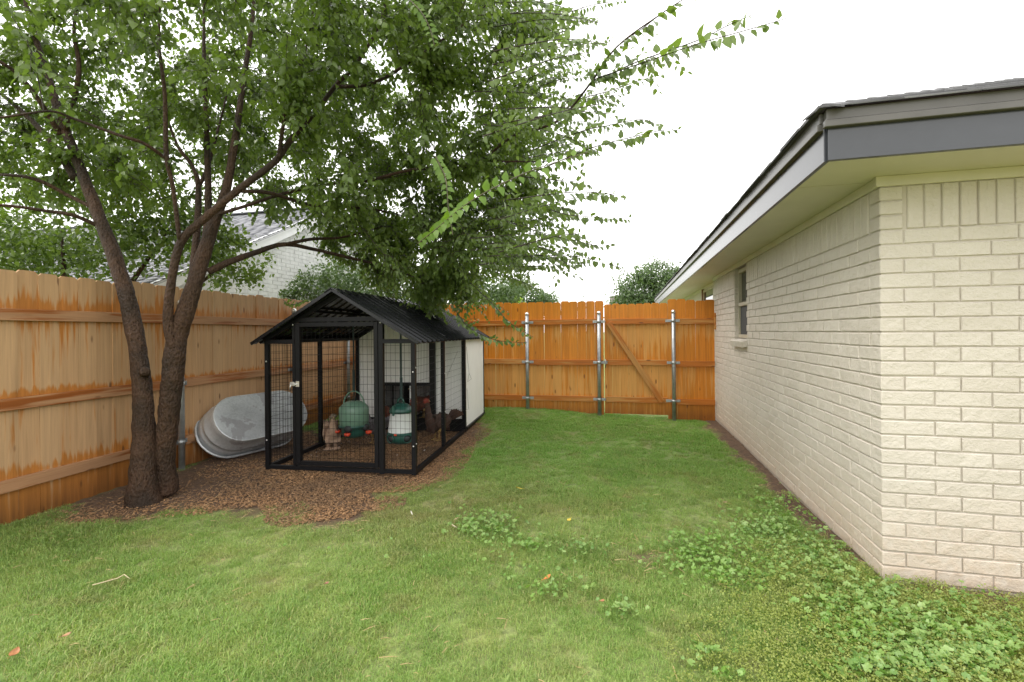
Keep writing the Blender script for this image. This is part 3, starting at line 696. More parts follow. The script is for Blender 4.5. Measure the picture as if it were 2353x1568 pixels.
# door
dy = h2 - 0.008
door = MB().bar((dx0 + 0.022, dy, 0.06), (dx0 + 0.022, dy, DH - 0.03), 0.045, 0.045).build('door', M_BLACK, coop)
for a_, b_ in (((dx1 + 0.002, dy, 0.06), (dx1 + 0.002, dy, DH - 0.03)), ((dx0 + 0.045, dy, 0.08), (dx1 - 0.02, dy, 0.08)), ((dx0 + 0.045, dy, DH - 0.05), (dx1 - 0.02, dy, DH - 0.05))): cb(a_, b_, 'door_rail', 0.040, door)
wire(door, (dx0 + 0.045, dy, 0.09), (1, 0, 0), 0, dx1 - dx0 - 0.07, DH - 0.15, name='door_wire')
mb = MB().bbox((dx0 - 0.03, dy - 0.03, 0.875), (0.05, 0.012, 0.04), 0.002).bbox((dx0 + 0.025, dy - 0.03, 0.875), (0.035, 0.012, 0.055), 0.002)
mb.tube([(dx0 - 0.05, dy - 0.042, 0.875), (dx0 + 0.035, dy - 0.042, 0.875)], 0.006, 8); mb.tube([(dx0 - 0.04, dy - 0.045, 0.875), (dx0 - 0.045, dy - 0.05, 0.82)], 0.005, 6)
mb.build('latch', M_BOLT, door)
mb = MB()
for x, y, z in ((h2, -0.002, 1.10), (h2, -0.002, 0.30), (CW - h2, -0.002, 1.0), (CW - h2, -0.002, 0.28), (dx1 + 0.05, -0.002, 1.48), (dx0 - 0.03, -0.002, 1.47)): mb.ball((x, y, z), (0.008, 0.006, 0.008))
for y, z in ((0.02, 1.04), (0.02, 0.3), (0.98, 0.9), (0.98, 0.45), (CS, 0.45), (CS, 0.3), (CL - 0.05, 0.12), (CS + 0.06, 0.12)): mb.ball((CW + 0.001, y, z), (0.006, 0.008, 0.008))
mb.build('bolts', M_BOLT, coop)['kind'] = 'stuff'
# corrugated roof, two sheets
def sheet(side):
    oh = 0.085; n = 23; L0, L1 = -0.10, CL + 0.10; mb = MB(); 
    half = CW / 2 + 0.07; slope = (RH - EH) / (CW / 2)
    ys_ = []; pitch = (L1 - L0) / n
    prof = [(0.0, 0.0), (0.50, 0.0), (0.60, 0.020), (0.70, 0.026), (0.80, 0.020), (0.90, 0.0)]
    for i in range(n):
        for a_, h_ in prof: ys_.append((L0 + (i + a_) * pitch, h_))
    ys_.append((L1, 0.0)); vs = []
    for y_, h_ in ys_:
        for t_ in (0, 1):
            xx = CW / 2 + (side * half * t_); zz = RH - slope * half * t_
            for th in (0, 1): vs.append((xx + side * 0.4 * h_, y_, zz + h_ + (0.0025 if th else 0)))
    m_ = len(ys_); fs = []
    for i in range(m_ - 1):
        a0 = i * 4; b0 = a0 + 4
        fs += [(a0 + 1, b0 + 1, b0 + 3, a0 + 3), (a0, a0 + 2, b0 + 2, b0), (a0 + 2, a0 + 3, b0 + 3, b0 + 2)]
    fs += [(0, 1, 3, 2)]; e = (m_ - 1) * 4; fs += [(e, e + 2, e + 3, e + 1)]
    mb.add(vs, fs); return mb.build('roof_sheet', M_ROOF, coop)
M_ROOF = simple('black_roof_metal', (0.008, 0.0085, 0.010), 0.22, 0.0, 0.2, 20, spec=0.3)
sheet(1); sheet(-1)
mb = MB(); sl2 = (RH - EH) / (CW / 2)
for s in (1, -1):
    mb.add([(CW / 2, -0.12, RH + 0.024), (CW / 2 + s * 0.075, -0.12, RH + 0.024 - 0.075 * sl2), (CW / 2 + s * 0.075, CL + 0.12, RH + 0.024 - 0.075 * sl2), (CW / 2, CL + 0.12, RH + 0.024),
            (CW / 2, -0.12, RH + 0.018), (CW / 2 + s * 0.075, -0.12, RH + 0.018 - 0.075 * sl2), (CW / 2 + s * 0.075, CL + 0.12, RH + 0.018 - 0.075 * sl2), (CW / 2, CL + 0.12, RH + 0.018)],
           [(0, 1, 2, 3), (4, 7, 6, 5), (0, 4, 5, 1), (1, 5, 6, 2)])
mb.build('ridge_cap', M_ROOF, coop)
mb = MB()                                             # gable trim strips
for y in (-0.10, CL + 0.10):
    for s in (1, -1): mb.bar((CW / 2 + s * 0.004, y, RH + 0.004), (CW / 2 + s * (CW / 2 + 0.072), y, RH - sl2 * (CW / 2 + 0.072) + 0.004), 0.012, 0.030)
mb.build('gable_trim', M_ROOF, coop)
# closed hen house at the back: ribbed white panels
def ribbed(o_, ux, W_, z0_, z1_, nrm, rib=0.052, name='panel', top=None):
    mb = MB(); o_ = Vector(o_); ux = Vector(ux); nrm = Vector(nrm); n = max(1, round(W_ / rib)); rib = W_ / n; vs = []; pts = []
    for i in range(n):
        for a_, h_ in ((0, 0), (0.72, 0), (0.80, 0.0045), (0.92, 0.0045)): pts.append(((i + a_) * rib, h_))
    pts.append((W_, 0))
    for x, h_ in pts:
        zt = top(x) if top else z1_
        for zz in (z0_, zt):
            b = o_ + ux * x; vs.append((b.x + nrm.x * h_, b.y + nrm.y * h_, zz))
    fs = [(2 * i, 2 * i + 2, 2 * i + 3, 2 * i + 1) for i in range(len(pts) - 1)]
    n0 = len(vs); vs += [(v[0] - nrm.x * 0.01, v[1] - nrm.y * 0.01, v[2]) for v in (vs[0], vs[2 * (len(pts) - 1)], vs[2 * (len(pts) - 1) + 1], vs[1])]
    fs += [(n0, n0 + 3, n0 + 2, n0 + 1)]
    mb.add(vs, fs); return mb.build(name, M_WHITE, coop)
ribbed((CW - 0.012, CS + 0.03, 0), (0, 1, 0), CL - CS - 0.07, 0.05, EH - 0.03, (1, 0, 0))
ribbed((0.012, CS + 0.03, 0), (0, 1, 0), CL - CS - 0.07, 0.05, EH - 0.03, (-1, 0, 0))
gab = lambda x0_: (lambda x: rz_at(min(max(x + x0_, 0.0), CW)) - 0.01)
oz = 0.66
x_a, x_b = 0.42, 1.12
ribbed((0.03, CS - 0.004, 0), (1, 0, 0), x_a - 0.03, 0.16, 0, (0, -1, 0), top=gab(0.03))
ribbed((x_b + 0.04, CS - 0.004, 0), (1, 0, 0), CW - 0.03 - x_b - 0.04, 0.16, 0, (0, -1, 0), top=gab(x_b + 0.04))
ribbed((x_a, CS - 0.004, 0), (1, 0, 0), CW / 2 - x_a, oz, 0, (0, -1, 0), top=gab(x_a)); ribbed((CW / 2, CS - 0.004, 0), (1, 0, 0), x_b - CW / 2 + 0.02, oz, 0, (0, -1, 0), top=gab(CW / 2))
ribbed((CW - 0.03, CL - 0.03, 0), (-1, 0, 0), CW - 0.06, 0.05, EH - 0.03, (0, 1, 0))
cb((x_a, CS - 0.02, oz), (x_b + 0.02, CS - 0.02, oz), 'lintel', 0.045); cb((x_b + 0.02, CS - 0.025, 0.16), (x_b + 0.02, CS - 0.025, 1.50), 'upright', 0.075)
cb((0.05, CS - 0.015, 0.10), (CW - 0.05, CS - 0.015, 0.10), 'kick_board', 0.03)
MB().box((CW / 2, CS - 0.012, 0.10), (CW - 0.08, 0.02, 0.17)).box((CW / 2, (CS + CL) / 2, 0.14), (CW - 0.08, CL - CS - 0.1, 0.02)).build('floor_tray', M_BLACK, coop)
MB().box((0.78, CS + 0.35, 0.42), (0.02, 0.6, 0.50)).build('nest_divider', M_WHITE, coop)
MB().box((1.15, CS + 0.72, 0.42), (0.72, 0.01, 0.50)).build('nest_back', M_WHITE, coop)
MB().box((0.6, CS + 0.66, 0.42), (0.32, 0.01, 0.50)).build('nest_dark_backing', M_BLACK, coop)  # black sheet standing in for the shaded inside behind the opening
cb((CW + 0.004, CS + 0.03, 0.05), (CW + 0.004, CL - 0.03, 0.05), 'bottom_rail', 0.03)
M_WIRE = simple('dark_wire', (0.05, 0.045, 0.04), 0.4, 0.5)
tx = CW + 0.018
mb = MB(); mb.tube([(tx, CS + 0.0, 1.18), (tx, CS + 0.14, 0.80)], 0.0018, 5); tri = [(tx, CS + 0.14, 0.80), (tx, CS + 0.06, 0.69), (tx, CS + 0.28, 0.71), (tx, CS + 0.14, 0.80)]
mb.tube(tri, 0.0018, 5); mb.build('pull_wire', M_WIRE, coop)
mb = MB(); mb.tube([(tx, CS + 0.02, 0.60), (tx, CS + 0.10, 0.30), (tx - 0.02, CS - 0.02, 0.31), (1.2, CS - 0.1, 0.33)], 0.0018, 5); mb.tube([(1.35, CS - 0.03, 0.78), (1.5, CS - 0.02, 1.12)], 0.0018, 5); mb.build('pull_wire', M_WIRE, coop)
def CPT(x, y, z=0.0): return Vector((cfr.x, cfr.y, 0)) - CR * CW + CR * x + CB * y + Vector((0, 0, z))

# ------------------------------------------------------------------ feeder and drinker hanging in the run
M_GRN = simple('pale_green_plastic', (0.125, 0.225, 0.16), 0.38, 0, 0.08); M_DGRN = simple('dark_green_plastic', (0.018, 0.075, 0.058), 0.35, 0, 0.1)
M_RED = simple('red_plastic', (0.62, 0.06, 0.02), 0.4, 0, 0.1); M_WPL = simple('white_plastic', (0.66, 0.69, 0.68), 0.4, 0, 0.04); M_STRAP = simple('dark_strap', (0.012, 0.03, 0.028), 0.7)
M_DARK = simple('hollow_shade_dark', (0.015, 0.02, 0.02), 0.6)  # dark colour painted in for shade inside cup recesses and feed openings
def hit(px, py, z): return P(px, py, z)
def scoop(th, r, z, w_, h_, d_):                       # oval feeding mouth standing out of the base
    c, s = math.cos(th), math.sin(th); M_ = Matrix.Translation((c * r, s * r, z)) @ Matrix.Rotation(th, 4, 'Z'); return M_
dk = P(813, 950, 5.45)
drink = empty('hanging_drinker', (dk.x, dk.y, 0.17), R(-8), 'pale green bucket drinker with red cups hanging by a strap in the coop', 'poultry drinker')
MB().lathe([(0.120, 0.10), (0.158, 0.12), (0.166, 0.20), (0.170, 0.30), (0.165, 0.345), (0.135, 0.375), (0.105, 0.40), (0.072, 0.415), (0.030, 0.42), (0.002, 0.42)], 36).build('bucket', M_GRN, drink)
MB().lathe([(0.05, 0.0), (0.10, 0.0), (0.128, 0.02), (0.142, 0.06), (0.150, 0.115), (0.170, 0.125), (0.172, 0.14), (0.160, 0.145)], 36).build('base', M_DGRN, drink)
for th in (R(188), R(272), R(352), R(80)):
    M_ = scoop(th, 0.148, 0.085, 0, 0, 0)
    mb = MB(); mb.ball((0.008, 0, 0.03), (0.03, 0.052, 0.042), M_, 14); mb.build('cup_recess_shade', M_DARK, drink)  # solid dark ball stands in for the shaded recess above the cup
    M2 = scoop(th, 0.160 if th not in (R(188), R(352)) else 0.175, 0.06, 0, 0, 0)
    mb = MB(); prof = [(0.012, -0.022), (0.030, -0.012), (0.036, 0.014), (0.031, 0.014), (0.024, -0.006), (0.002, -0.010)]
    mb.lathe(prof, 16); mb.v = [tuple(M2 @ (Vector(v) + Vector((0.02, 0, 0)))) for v in mb.v]; mb.build('cup', M_RED, drink)
arc = [Vector((0.13 * math.cos(a_), 0, 0.36 + 0.17 * math.sin(a_))) for a_ in np.linspace(0, math.pi, 15)]
mb = MB(); mb.tube(arc, [0.009] * 15, 8); mb.build('handle', M_GRN, drink)
mb = MB(); mb.bar((0, 0, 0.53), (0.0, 0, 0.78), 0.030, 0.012); mb.bar((0, 0, 0.78), (0, 0, 1.36), 0.018, 0.006); mb.tube([(-0.02, 0.01, 0.40), (-0.008, 0, 0.47), (0, 0, 0.54), (0.012, 0, 0.48), (0.025, -0.01, 0.41)], 0.006, 6); mb.build('strap', M_STRAP, drink)
fd = P(922, 960, 5.15)
feed = empty('hanging_feeder', (fd.x, fd.y, 0.165), R(-8), 'white feeder with dark green lid and scooped base hanging in the coop', 'poultry feeder')
MB().lathe([(0.145, 0.11), (0.146, 0.14), (0.118, 0.345), (0.122, 0.348)], 36).build('barrel', M_WPL, feed)
MB().lathe([(0.128, 0.335), (0.131, 0.36), (0.118, 0.385), (0.070, 0.425), (0.040, 0.437), (0.002, 0.44)], 36).build('lid', M_DGRN, feed)
MB().lathe([(0.05, 0.0), (0.095, 0.0), (0.130, 0.018), (0.150, 0.05), (0.152, 0.085), (0.148, 0.118), (0.150, 0.125), (0.142, 0.13)], 36).build('base', M_DGRN, feed)
for k in range(5):
    th = R(-118 + 72 * k); M_ = scoop(th, 0.135, 0.068, 0, 0, 0)
    MB().ball((0.005, 0, 0), (0.03, 0.048, 0.040), M_, 14).build('opening_shade', M_DARK, feed)  # solid dark ball, shade of the mouth put into its colour
    ring = [M_ @ Vector((0.022, 0.050 * math.cos(q), 0.043 * math.sin(q))) for q in np.linspace(0, 2 * math.pi, 19)]
    MB().tube(ring, 0.006, 6, False).build('opening_rim', M_DGRN, feed)
MB().bbox((-0.01, -0.155, 0.115), (0.03, 0.008, 0.018), 0.002).build('tab', M_RED, feed)
arc = [Vector((0.035 * math.cos(a_), -0.02, 0.44 + 0.055 * math.sin(a_))) for a_ in np.linspace(0, math.pi, 9)]
mb = MB(); mb.tube(arc, 0.010, 8); mb.bbox((-0.045, -0.118, 0.37), (0.028, 0.02, 0.11), 0.006); mb.build('handle', M_DGRN, feed)
mb = MB(); mb.bar((0, 0, 0.49), (0, 0, 0.72), 0.030, 0.010); mb.bar((0, 0, 0.72), (0.0, 0, 1.40), 0.020, 0.006); mb.build('strap', M_STRAP, feed)

# ------------------------------------------------------------------ hens
def feather(name, a_, b_, sc=55):
    t = MT(name); o = t.obj(); v = t.vor(t.map(o, (1, 1, 1.5)), sc); n = t.noise(o, 16, 4)
    t.set(Base_Color=t.mix(t.math('ADD', t.math('MULTIPLY', v, 0.8), t.math('SUBTRACT', n, 0.45), clamp=True), a_, b_), Roughness=0.75); t.bump(t.math('ADD', v, n), 0.006); return t.m
M_COMB = simple('red_comb', (0.50, 0.028, 0.02), 0.5); M_BEAK = simple('horn_beak', (0.40, 0.27, 0.12), 0.5); M_EYE = simple('dark_eye', (0.01, 0.008, 0.006), 0.15); M_SHANK = simple('yellow_shank', (0.42, 0.27, 0.10), 0.6)
def hen(pos, heading, s_, mat, headmat, label, comb=0.5, feathered=False, neck=1.0, tailup=0.6, crest=False, look=1):
    root = empty('hen', pos, heading, label, 'hen')    # local +x is the way the hen faces
    body = [(-0.185, 0.215 + 0.06 * tailup), (-0.135, 0.205 + 0.02 * tailup), (-0.075, 0.185), (0.0, 0.172), (0.065, 0.180), (0.105, 0.215), (0.118, 0.262 + 0.01 * neck), (0.125, 0.30 + 0.03 * neck), (0.145, 0.325 + 0.045 * neck)]
    rad = [0.016, 0.042, 0.078, 0.092, 0.086, 0.060, 0.037, 0.028, 0.026]
    me = bpy.data.meshes.new('body'); me.from_pydata([(x * s_, 0, z * s_) for x, z in body], [(i, i + 1) for i in range(len(body) - 1)], []); me.materials.append(mat)
    o = link('body', me, root); sk = o.modifiers.new('skin', 'SKIN'); sk.use_smooth_shade = True
    for i, r_ in enumerate(rad):
        d = me.skin_vertices[0].data[i]; d.radius = (r_ * s_ * (0.86 if i < 5 else 1), r_ * s_); d.use_root = (i == 3)
    ss = o.modifiers.new('sub', 'SUBSURF'); ss.levels = 2; ss.render_levels = 2
    hx, hz = body[-1][0] * s_, body[-1][1] * s_
    if headmat: MB().ball((hx, 0, hz), (0.034 * s_, 0.027 * s_, 0.029 * s_)).build('head', headmat, root)
    # tail: fanned feathers
    mb = MB()
    for k in range(7):
        a_ = (k - 3) * 0.16; up_ = 0.5 + 0.5 * tailup
        b0 = Vector((-0.15, 0.006 * (k - 3), 0.215)) * s_; tip = b0 + Vector((-0.10, a_ * 0.16, 0.085 * up_ + 0.02 * (3 - abs(k - 3)) * 0.3)) * s_; sd = Vector((0.0, 0.012, 0.0)) * s_; u_ = Vector((0.016, 0, 0.024)) * s_
        mb.add([b0 - u_, b0 + u_, tip + u_ * 0.8, tip - u_ * 0.8, b0 - u_ + sd, b0 + u_ + sd, tip + u_ * 0.8 + sd * 0.5, tip - u_ * 0.8 + sd * 0.5], [(0, 1, 2, 3), (7, 6, 5, 4), (0, 4, 5, 1), (1, 5, 6, 2), (2, 6, 7, 3), (3, 7, 4, 0)])
    mb.build('tail', mat, root)
    for sd in (-1, 1):
        M_ = Matrix.Translation(Vector((-0.03, sd * 0.074, 0.188)) * s_) @ Matrix.Rotation(R(12), 4, 'Y') @ Matrix.Rotation(sd * R(8), 4, 'Z')
        MB().ball((0, 0, 0), (0.105 * s_, 0.018 * s_, 0.052 * s_), M_, 16).build('wing', mat, root)
        lg = MB(); lx = 0.012 * s_; ly = sd * 0.038 * s_
        if feathered:
            lg.tube([(lx, ly, 0.14 * s_), (lx, ly, 0.07 * s_), (lx + 0.004, ly, 0.02 * s_)], [0.040 * s_, 0.024 * s_, 0.020 * s_], 10, jit=0.25)
            for q in range(5): an = R(-60 + 30 * q); lg.tube([(lx, ly, 0.02 * s_), (lx + 0.055 * s_ * math.cos(an), ly + 0.055 * s_ * math.sin(an), 0.006)], [0.020 * s_, 0.010 * s_], 6)
        else:
            lg.tube([(lx, ly, 0.13 * s_), (lx - 0.004, ly, 0.085 * s_)], [0.030 * s_, 0.014 * s_], 8); 
            lg.tube([(lx - 0.004, ly, 0.09 * s_), (lx, ly, 0.008)], 0.0075 * s_, 6)
            for q in (-28, 0, 28, 180): an = R(q); lg.tube([(lx, ly, 0.010), (lx + 0.045 * s_ * math.cos(an) * (0.5 if q == 180 else 1), ly + 0.045 * s_ * math.sin(an), 0.004)], [0.006 * s_, 0.0035 * s_], 5)
        lg.build('leg', mat if feathered else M_SHANK, root)
        MB().ball((hx + look * 0.012 * s_, sd * 0.0235 * s_, hz + 0.006 * s_), (0.0045 * s_,) * 3, None, 8).build('eye', M_EYE, root)
    MB().tube([(hx + look * 0.022 * s_, 0, hz), (hx + look * 0.040 * s_, 0, hz - 0.002 * s_), (hx + look * 0.054 * s_, 0, hz - 0.011 * s_)], [0.011 * s_, 0.008 * s_, 0.001], 8).build('beak', M_BEAK, root)
    if comb:
        pr = [(-0.022, 0.018), (-0.018, 0.042), (-0.010, 0.032), (-0.003, 0.052), (0.004, 0.034), (0.013, 0.048), (0.018, 0.028), (0.029, 0.032), (0.028, 0.010)]
        n = len(pr); mb = MB(); q = [(hx + look * x * s_, (hz + 0.004 * s_) + (z * comb + 0.006) * s_) for x, z in pr] + [(hx, hz + 0.006 * s_)]; n += 1; th = 0.004 * s_
        mb.add([(x, -th, z) for x, z in q] + [(x, th, z) for x, z in q], [tuple(range(n)), tuple(reversed(range(n, 2 * n)))] + [(i, i + n, (i + 1) % n + n, (i + 1) % n) for i in range(n)]); mb.build('comb', M_COMB, root)
        mb = MB(); 
        for sd in (-1, 1): mb.ball((hx + look * 0.024 * s_, sd * 0.010 * s_, hz - 0.030 * s_ * (0.6 + comb * 0.5)), (0.009 * s_, 0.005 * s_, 0.016 * s_ * (0.6 + comb * 0.6)))
        mb.build('wattles', M_COMB, root)
    if crest:
        mb = MB(); r_ = random.Random(4)
        for k in range(26):
            an = r_.uniform(0, 6.28); el = r_.uniform(0.1, 1.4); d = Vector((math.cos(an) * math.cos(el), math.sin(an) * math.cos(el), math.sin(el)))
            b0 = Vector((hx, 0, hz)) + d * 0.022 * s_; mb.tube([b0, b0 + d * 0.020 * s_ + Vector((0, 0, -0.006))], [0.009 * s_, 0.004 * s_], 5)
        mb.build('crest', headmat, root)
    return root
M_RUST = feather('rust_brown_feathers', (0.16, 0.045, 0.018), (0.055, 0.020, 0.012)); M_DBRN = feather('dark_brown_feathers', (0.085, 0.040, 0.024), (0.030, 0.016, 0.012))
M_BUFF = feather('buff_feathers', (0.42, 0.29, 0.20), (0.24, 0.145, 0.095), 34); M_GREYF = feather('grey_feathers', (0.24, 0.22, 0.23), (0.09, 0.085, 0.10)); M_GREYH = feather('brindled_head', (0.26, 0.20, 0.13), (0.07, 0.05, 0.04)); M_DGREY = feather('charcoal_feathers', (0.05, 0.048, 0.055), (0.02, 0.02, 0.025))
M_REDH = feather('red_head_feathers', (0.30, 0.05, 0.025), (0.20, 0.03, 0.02))
def on_floor(px, py): return Vector((*G(px, py)[:2], 0.0))
h1 = on_floor(762, 1032); hen(h1, R(-62), 1.08, M_BUFF, M_GREYH, 'buff feather-footed hen facing the camera left of the green drinker', comb=0, feathered=True, neck=1.15, crest=True, tailup=0.2)
hen(on_floor(862, 1018), R(150), 1.05, M_GREYF, M_DGREY, 'grey hen partly hidden behind the green drinker', comb=0.3, neck=0.6, tailup=1.2)
hen(CPT(1.36, 1.46), R(222), 1.22, M_DBRN, M_REDH, 'dark brown hen at the right side of the run by the wire', comb=0.25, neck=2.2, tailup=0.2, look=-1)
hen(CPT(0.80, 1.62), R(-20), 1.25, M_RUST, M_REDH, 'rust brown hen behind the door post with red face', comb=0.35, neck=1.3)
hen(CPT(0.95, CS + 0.16, 0.152), R(200), 1.15, M_RUST, M_REDH, 'hen with a large red comb standing behind the white feeder', comb=1.1, neck=1.25)

# ------------------------------------------------------------------ stock tank leaning against the left fence
def tank_mat():
    t = MT('galvanised_tank'); o = t.obj(); f = t.noise(o, 4.5, 5, 0.6); g = t.vor(o, 60, 'Color'); h = t.noise(o, 2.4, 6, 0.65, 0.4)
    col = t.mix(t.sep(g, 0), (0.55, 0.57, 0.59), (0.68, 0.70, 0.72)); col = t.mix(t.ramp(f, [(0.4, 0.0), (0.62, 0.55)]), col, (0.68, 0.70, 0.72))
    wm = t.ramp(h, [(0.555, 0.0), (0.575, 1.0)]); col = t.mix(t.math('MULTIPLY', wm, 0.45), col, (0.30, 0.27, 0.29))
    t.set(Base_Color=col, Metallic=0.65, Roughness=t.ramp(f, [(0.3, 0.35), (0.7, 0.55)])); t.bump(f, 0.003); return t.m
M_TANK = tank_mat()
TLn, TWd, THt = 1.106, 0.548, 0.361
def stadium(L, W_, n=14):
    r = W_ / 2; d = L / 2 - r
    return [(d + r * math.cos(a_), r * math.sin(a_)) for a_ in np.linspace(-math.pi / 2, math.pi / 2, n)] + [(-d - r * math.cos(a_), -r * math.sin(a_)) for a_ in np.linspace(-math.pi / 2, math.pi / 2, n)]
mb = MB(); lay = []
zz_ = [(-0.0, -0.010), (0.010, 0.0), (0.06, 0.004), (0.17, 0.008), (0.182, 0.020), (0.196, 0.020), (0.208, 0.010), (0.255, 0.012), (0.265, 0.022), (0.280, 0.022), (0.290, 0.014), (THt - 0.02, 0.022)]
# local: z up is from the flat bottom (z=0) to the open rim (z=THt); then thickness inside
prof_o = [(z, g) for z, g in zz_]; prof_i = [(z, g - 0.004) for z, g in reversed(zz_)]; prof_i[-1] = (0.006, -0.014)
rings = prof_o + prof_i; N_ = 28
for z, g in rings:
    for x, y in stadium(TLn + 2 * g, TWd + 2 * g): mb.v.append((x, y, z))
nr_ = len(rings)
for i in range(nr_ - 1):
    for k in range(N_): mb.f.append((i * N_ + k, (i + 1) * N_ + k, (i + 1) * N_ + (k + 1) % N_, i * N_ + (k + 1) % N_)); mb.sm.append(True)
mb.f.append(tuple(range(N_))); mb.sm.append(False); mb.f.append(tuple((nr_ - 1) * N_ + k for k in reversed(range(N_)))); mb.sm.append(False)
tank = empty('stock_tank', (0, 0, 0), 0, 'galvanised oval stock tank tipped on its side against the left fence', 'stock tank')
mb.build('tub', M_TANK, tank)
rim = [Vector((x, y, THt - 0.018)) for x, y in stadium(TLn + 0.06, TWd + 0.06)]; rim.append(rim[0])
MB().tube(rim, 0.013, 8, False).build('rim', M_TANK, tank)
edge = [Vector((x, y, 0.004)) for x, y in stadium(TLn - 0.006, TWd - 0.006)]; edge.append(edge[0])
MB().tube(edge, 0.007, 8, False).build('bottom_seam', M_TANK, tank)
tyaw = R(28.6); tl = Vector((math.sin(tyaw), math.cos(tyaw), 0)); ta = R(32.8)
Nn = Vector((math.cos(ta) * math.cos(tyaw), -math.cos(ta) * math.sin(tyaw), math.sin(ta)))    # outward normal of the flat bottom
zax = -Nn; xax = tl; yax = zax.cross(xax)
tank.matrix_world = Matrix.Translation(P(606.6, 957, 5.406)) @ Matrix((xax, yax, zax)).transposed().to_4x4()
bpy.context.view_layer.update()
lowest = min((tank.matrix_world @ Vector((x, y, THt - 0.018))).z for x, y in stadium(TLn + 0.086, TWd + 0.086)); tank.location.z -= lowest + 0.004

# ------------------------------------------------------------------ neighbour's house beyond the left fence
NV, NU0, NUR, NE = -6.9, 5.75, 9.8, 2.33              # gable wall offset, eave, ridge, eave height
NP = 0.51
no = Vector((0, 0, 0)) + V * NV + U * NU0
nb = empty('neighbour_house', no, -R(13.8), 'white brick house with grey shingle roof beyond the left fence', 'house')
hr = (NUR - NU0) * NP; DEP = 2 * (NUR - NU0); WLN = 14.0
def gz_(y): return NE + (y if y < DEP / 2 else DEP - y) * NP
mb = MB(); mb.add([(-0.02, 0.1, 0), (-0.02, DEP - 0.1, 0), (-0.02, DEP - 0.1, NE), (-0.02, DEP / 2, NE + hr - 0.03), (-0.02, 0.1, NE)], [(0, 1, 2, 3, 4)])
mb.add([(-WLN, 0.5, 0), (-0.02, 0.5, 0), (-0.02, 0.5, NE), (-WLN, 0.5, NE)], [(0, 1, 2, 3)]); nbw = mb.build('wall', M_WHITEBRICK, nb)
bs = MB(); rn = random.Random(3)
z = 1.5
c_ = 0
while z < NE + hr - 0.1:
    y = 0.3 + (c_ % 2) * 0.127
    while y < DEP - 0.3:
        if gz_(y) > z + 0.10 and gz_(y + 0.24) > z + 0.10 and y < 6.5:
            t_ = rn.uniform(-0.014, -0.008); bs.v += [(a_, b_, q) for a_ in (-0.02, t_) for b_ in (y, y + 0.244) for q in (z, z + 0.070)]
            n0 = len(bs.v) - 8; bs.f += [(n0 + 4, n0 + 6, n0 + 7, n0 + 5), (n0, n0 + 4, n0 + 5, n0 + 1), (n0 + 2, n0 + 3, n0 + 7, n0 + 6), (n0 + 1, n0 + 5, n0 + 7, n0 + 3), (n0, n0 + 2, n0 + 6, n0 + 4)]; bs.sm += [False] * 5
        y += 0.254
    z += 0.08; c_ += 1
bs.build('brick', M_WHITEBRICK, nbw)['kind'] = 'stuff'
mb = MB(); oh = 0.28
ra, rb_ = Vector((0.14, -0.45, NE - 0.45 * NP)), Vector((0.14, DEP / 2, NE + hr))
mb.bar(ra + Vector((0, 0, -0.10)), rb_ + Vector((0, 0, -0.10)), 0.03, 0.20); mb.bar(ra + Vector((0.03, 0, -0.03)), rb_ + Vector((0.03, 0, -0.03)), 0.03, 0.07)
mb.bar(Vector((0.14, DEP + 0.45, NE - 0.45 * NP - .1)), rb_ + Vector((0, 0.002, -0.10)), 0.03, 0.20)
mb.build('rake_board', M_WHITETRIM, nb)
mb = MB(); mb.bar((0.12, -0.45, NE - 0.30), (-WLN, -0.45, NE - 0.30), 0.03, 0.18); mb.build('fascia', M_WHITETRIM, nb)
mb = MB(); ee = -0.5
mb.add([(0.2, ee, NE + ee * NP), (0.2, DEP / 2, NE + hr + 0.0), (-WLN, DEP / 2, NE + hr), (-WLN, ee, NE + ee * NP), (0.2, DEP - ee, NE + ee * NP), (-WLN, DEP - ee, NE + ee * NP)], [(0, 1, 2, 3), (1, 4, 5, 2)])
mb.add([(0.2, ee, NE + ee * NP - .03), (0.2, DEP / 2, NE + hr - .03), (-WLN, DEP / 2, NE + hr - .03), (-WLN, ee, NE + ee * NP - .03)], [(3, 2, 1, 0)])
nroof = mb.build('roof', M_SHING_N, nb)
s2 = math.hypot(1, NP)
shingle_field(Vector((-9.5, ee, NE + ee * NP)), Vector((1, 0, 0)), Vector((0, 1, NP)) / s2, 9.7, (DEP / 2 - ee) * s2, lambda s: (0, 9.7), M_SHING_N, nroof, seed=9)
MB().bar((0.2, DEP / 2, NE + hr + 0.02), (-WLN, DEP / 2, NE + hr + 0.02), 0.22, 0.03).build('ridge_cap', M_SHING_N, nroof)
# a roof peak far behind the back fence
fp = P(1424, 712, 34)
fh = empty('distant_house', (fp.x, fp.y, 0), R(-10), 'distant brown shingle roof just showing above the back fence', 'house')
mb = MB(); mb.box((2.0, 3.0, 1.3), (6.0, 6.0, 2.6)); mb.build('wall', simple('tan_wall', (0.4, 0.34, 0.27)), fh)
mb = MB(); zt = P(1424, 674, 34).z
mb.add([(-0.6, -0.4, 2.4), (5.4, -0.4, 2.4), (5.4, 3, zt), (-0.6, 3, zt), (-0.6, 6.4, 2.4), (5.4, 6.4, 2.4)], [(0, 1, 2, 3), (3, 2, 5, 4)])
fr_ = mb.build('roof', M_SHING_F, fh)
upv = Vector((0, 3.4, zt - 2.4)); shingle_field(Vector((-0.6, -0.4, 2.41)), Vector((1, 0, 0)), upv.normalized(), 6.0, upv.length, lambda s: (0, 6.0), M_SHING_F, fr_, expo=0.2, tab=0.5)

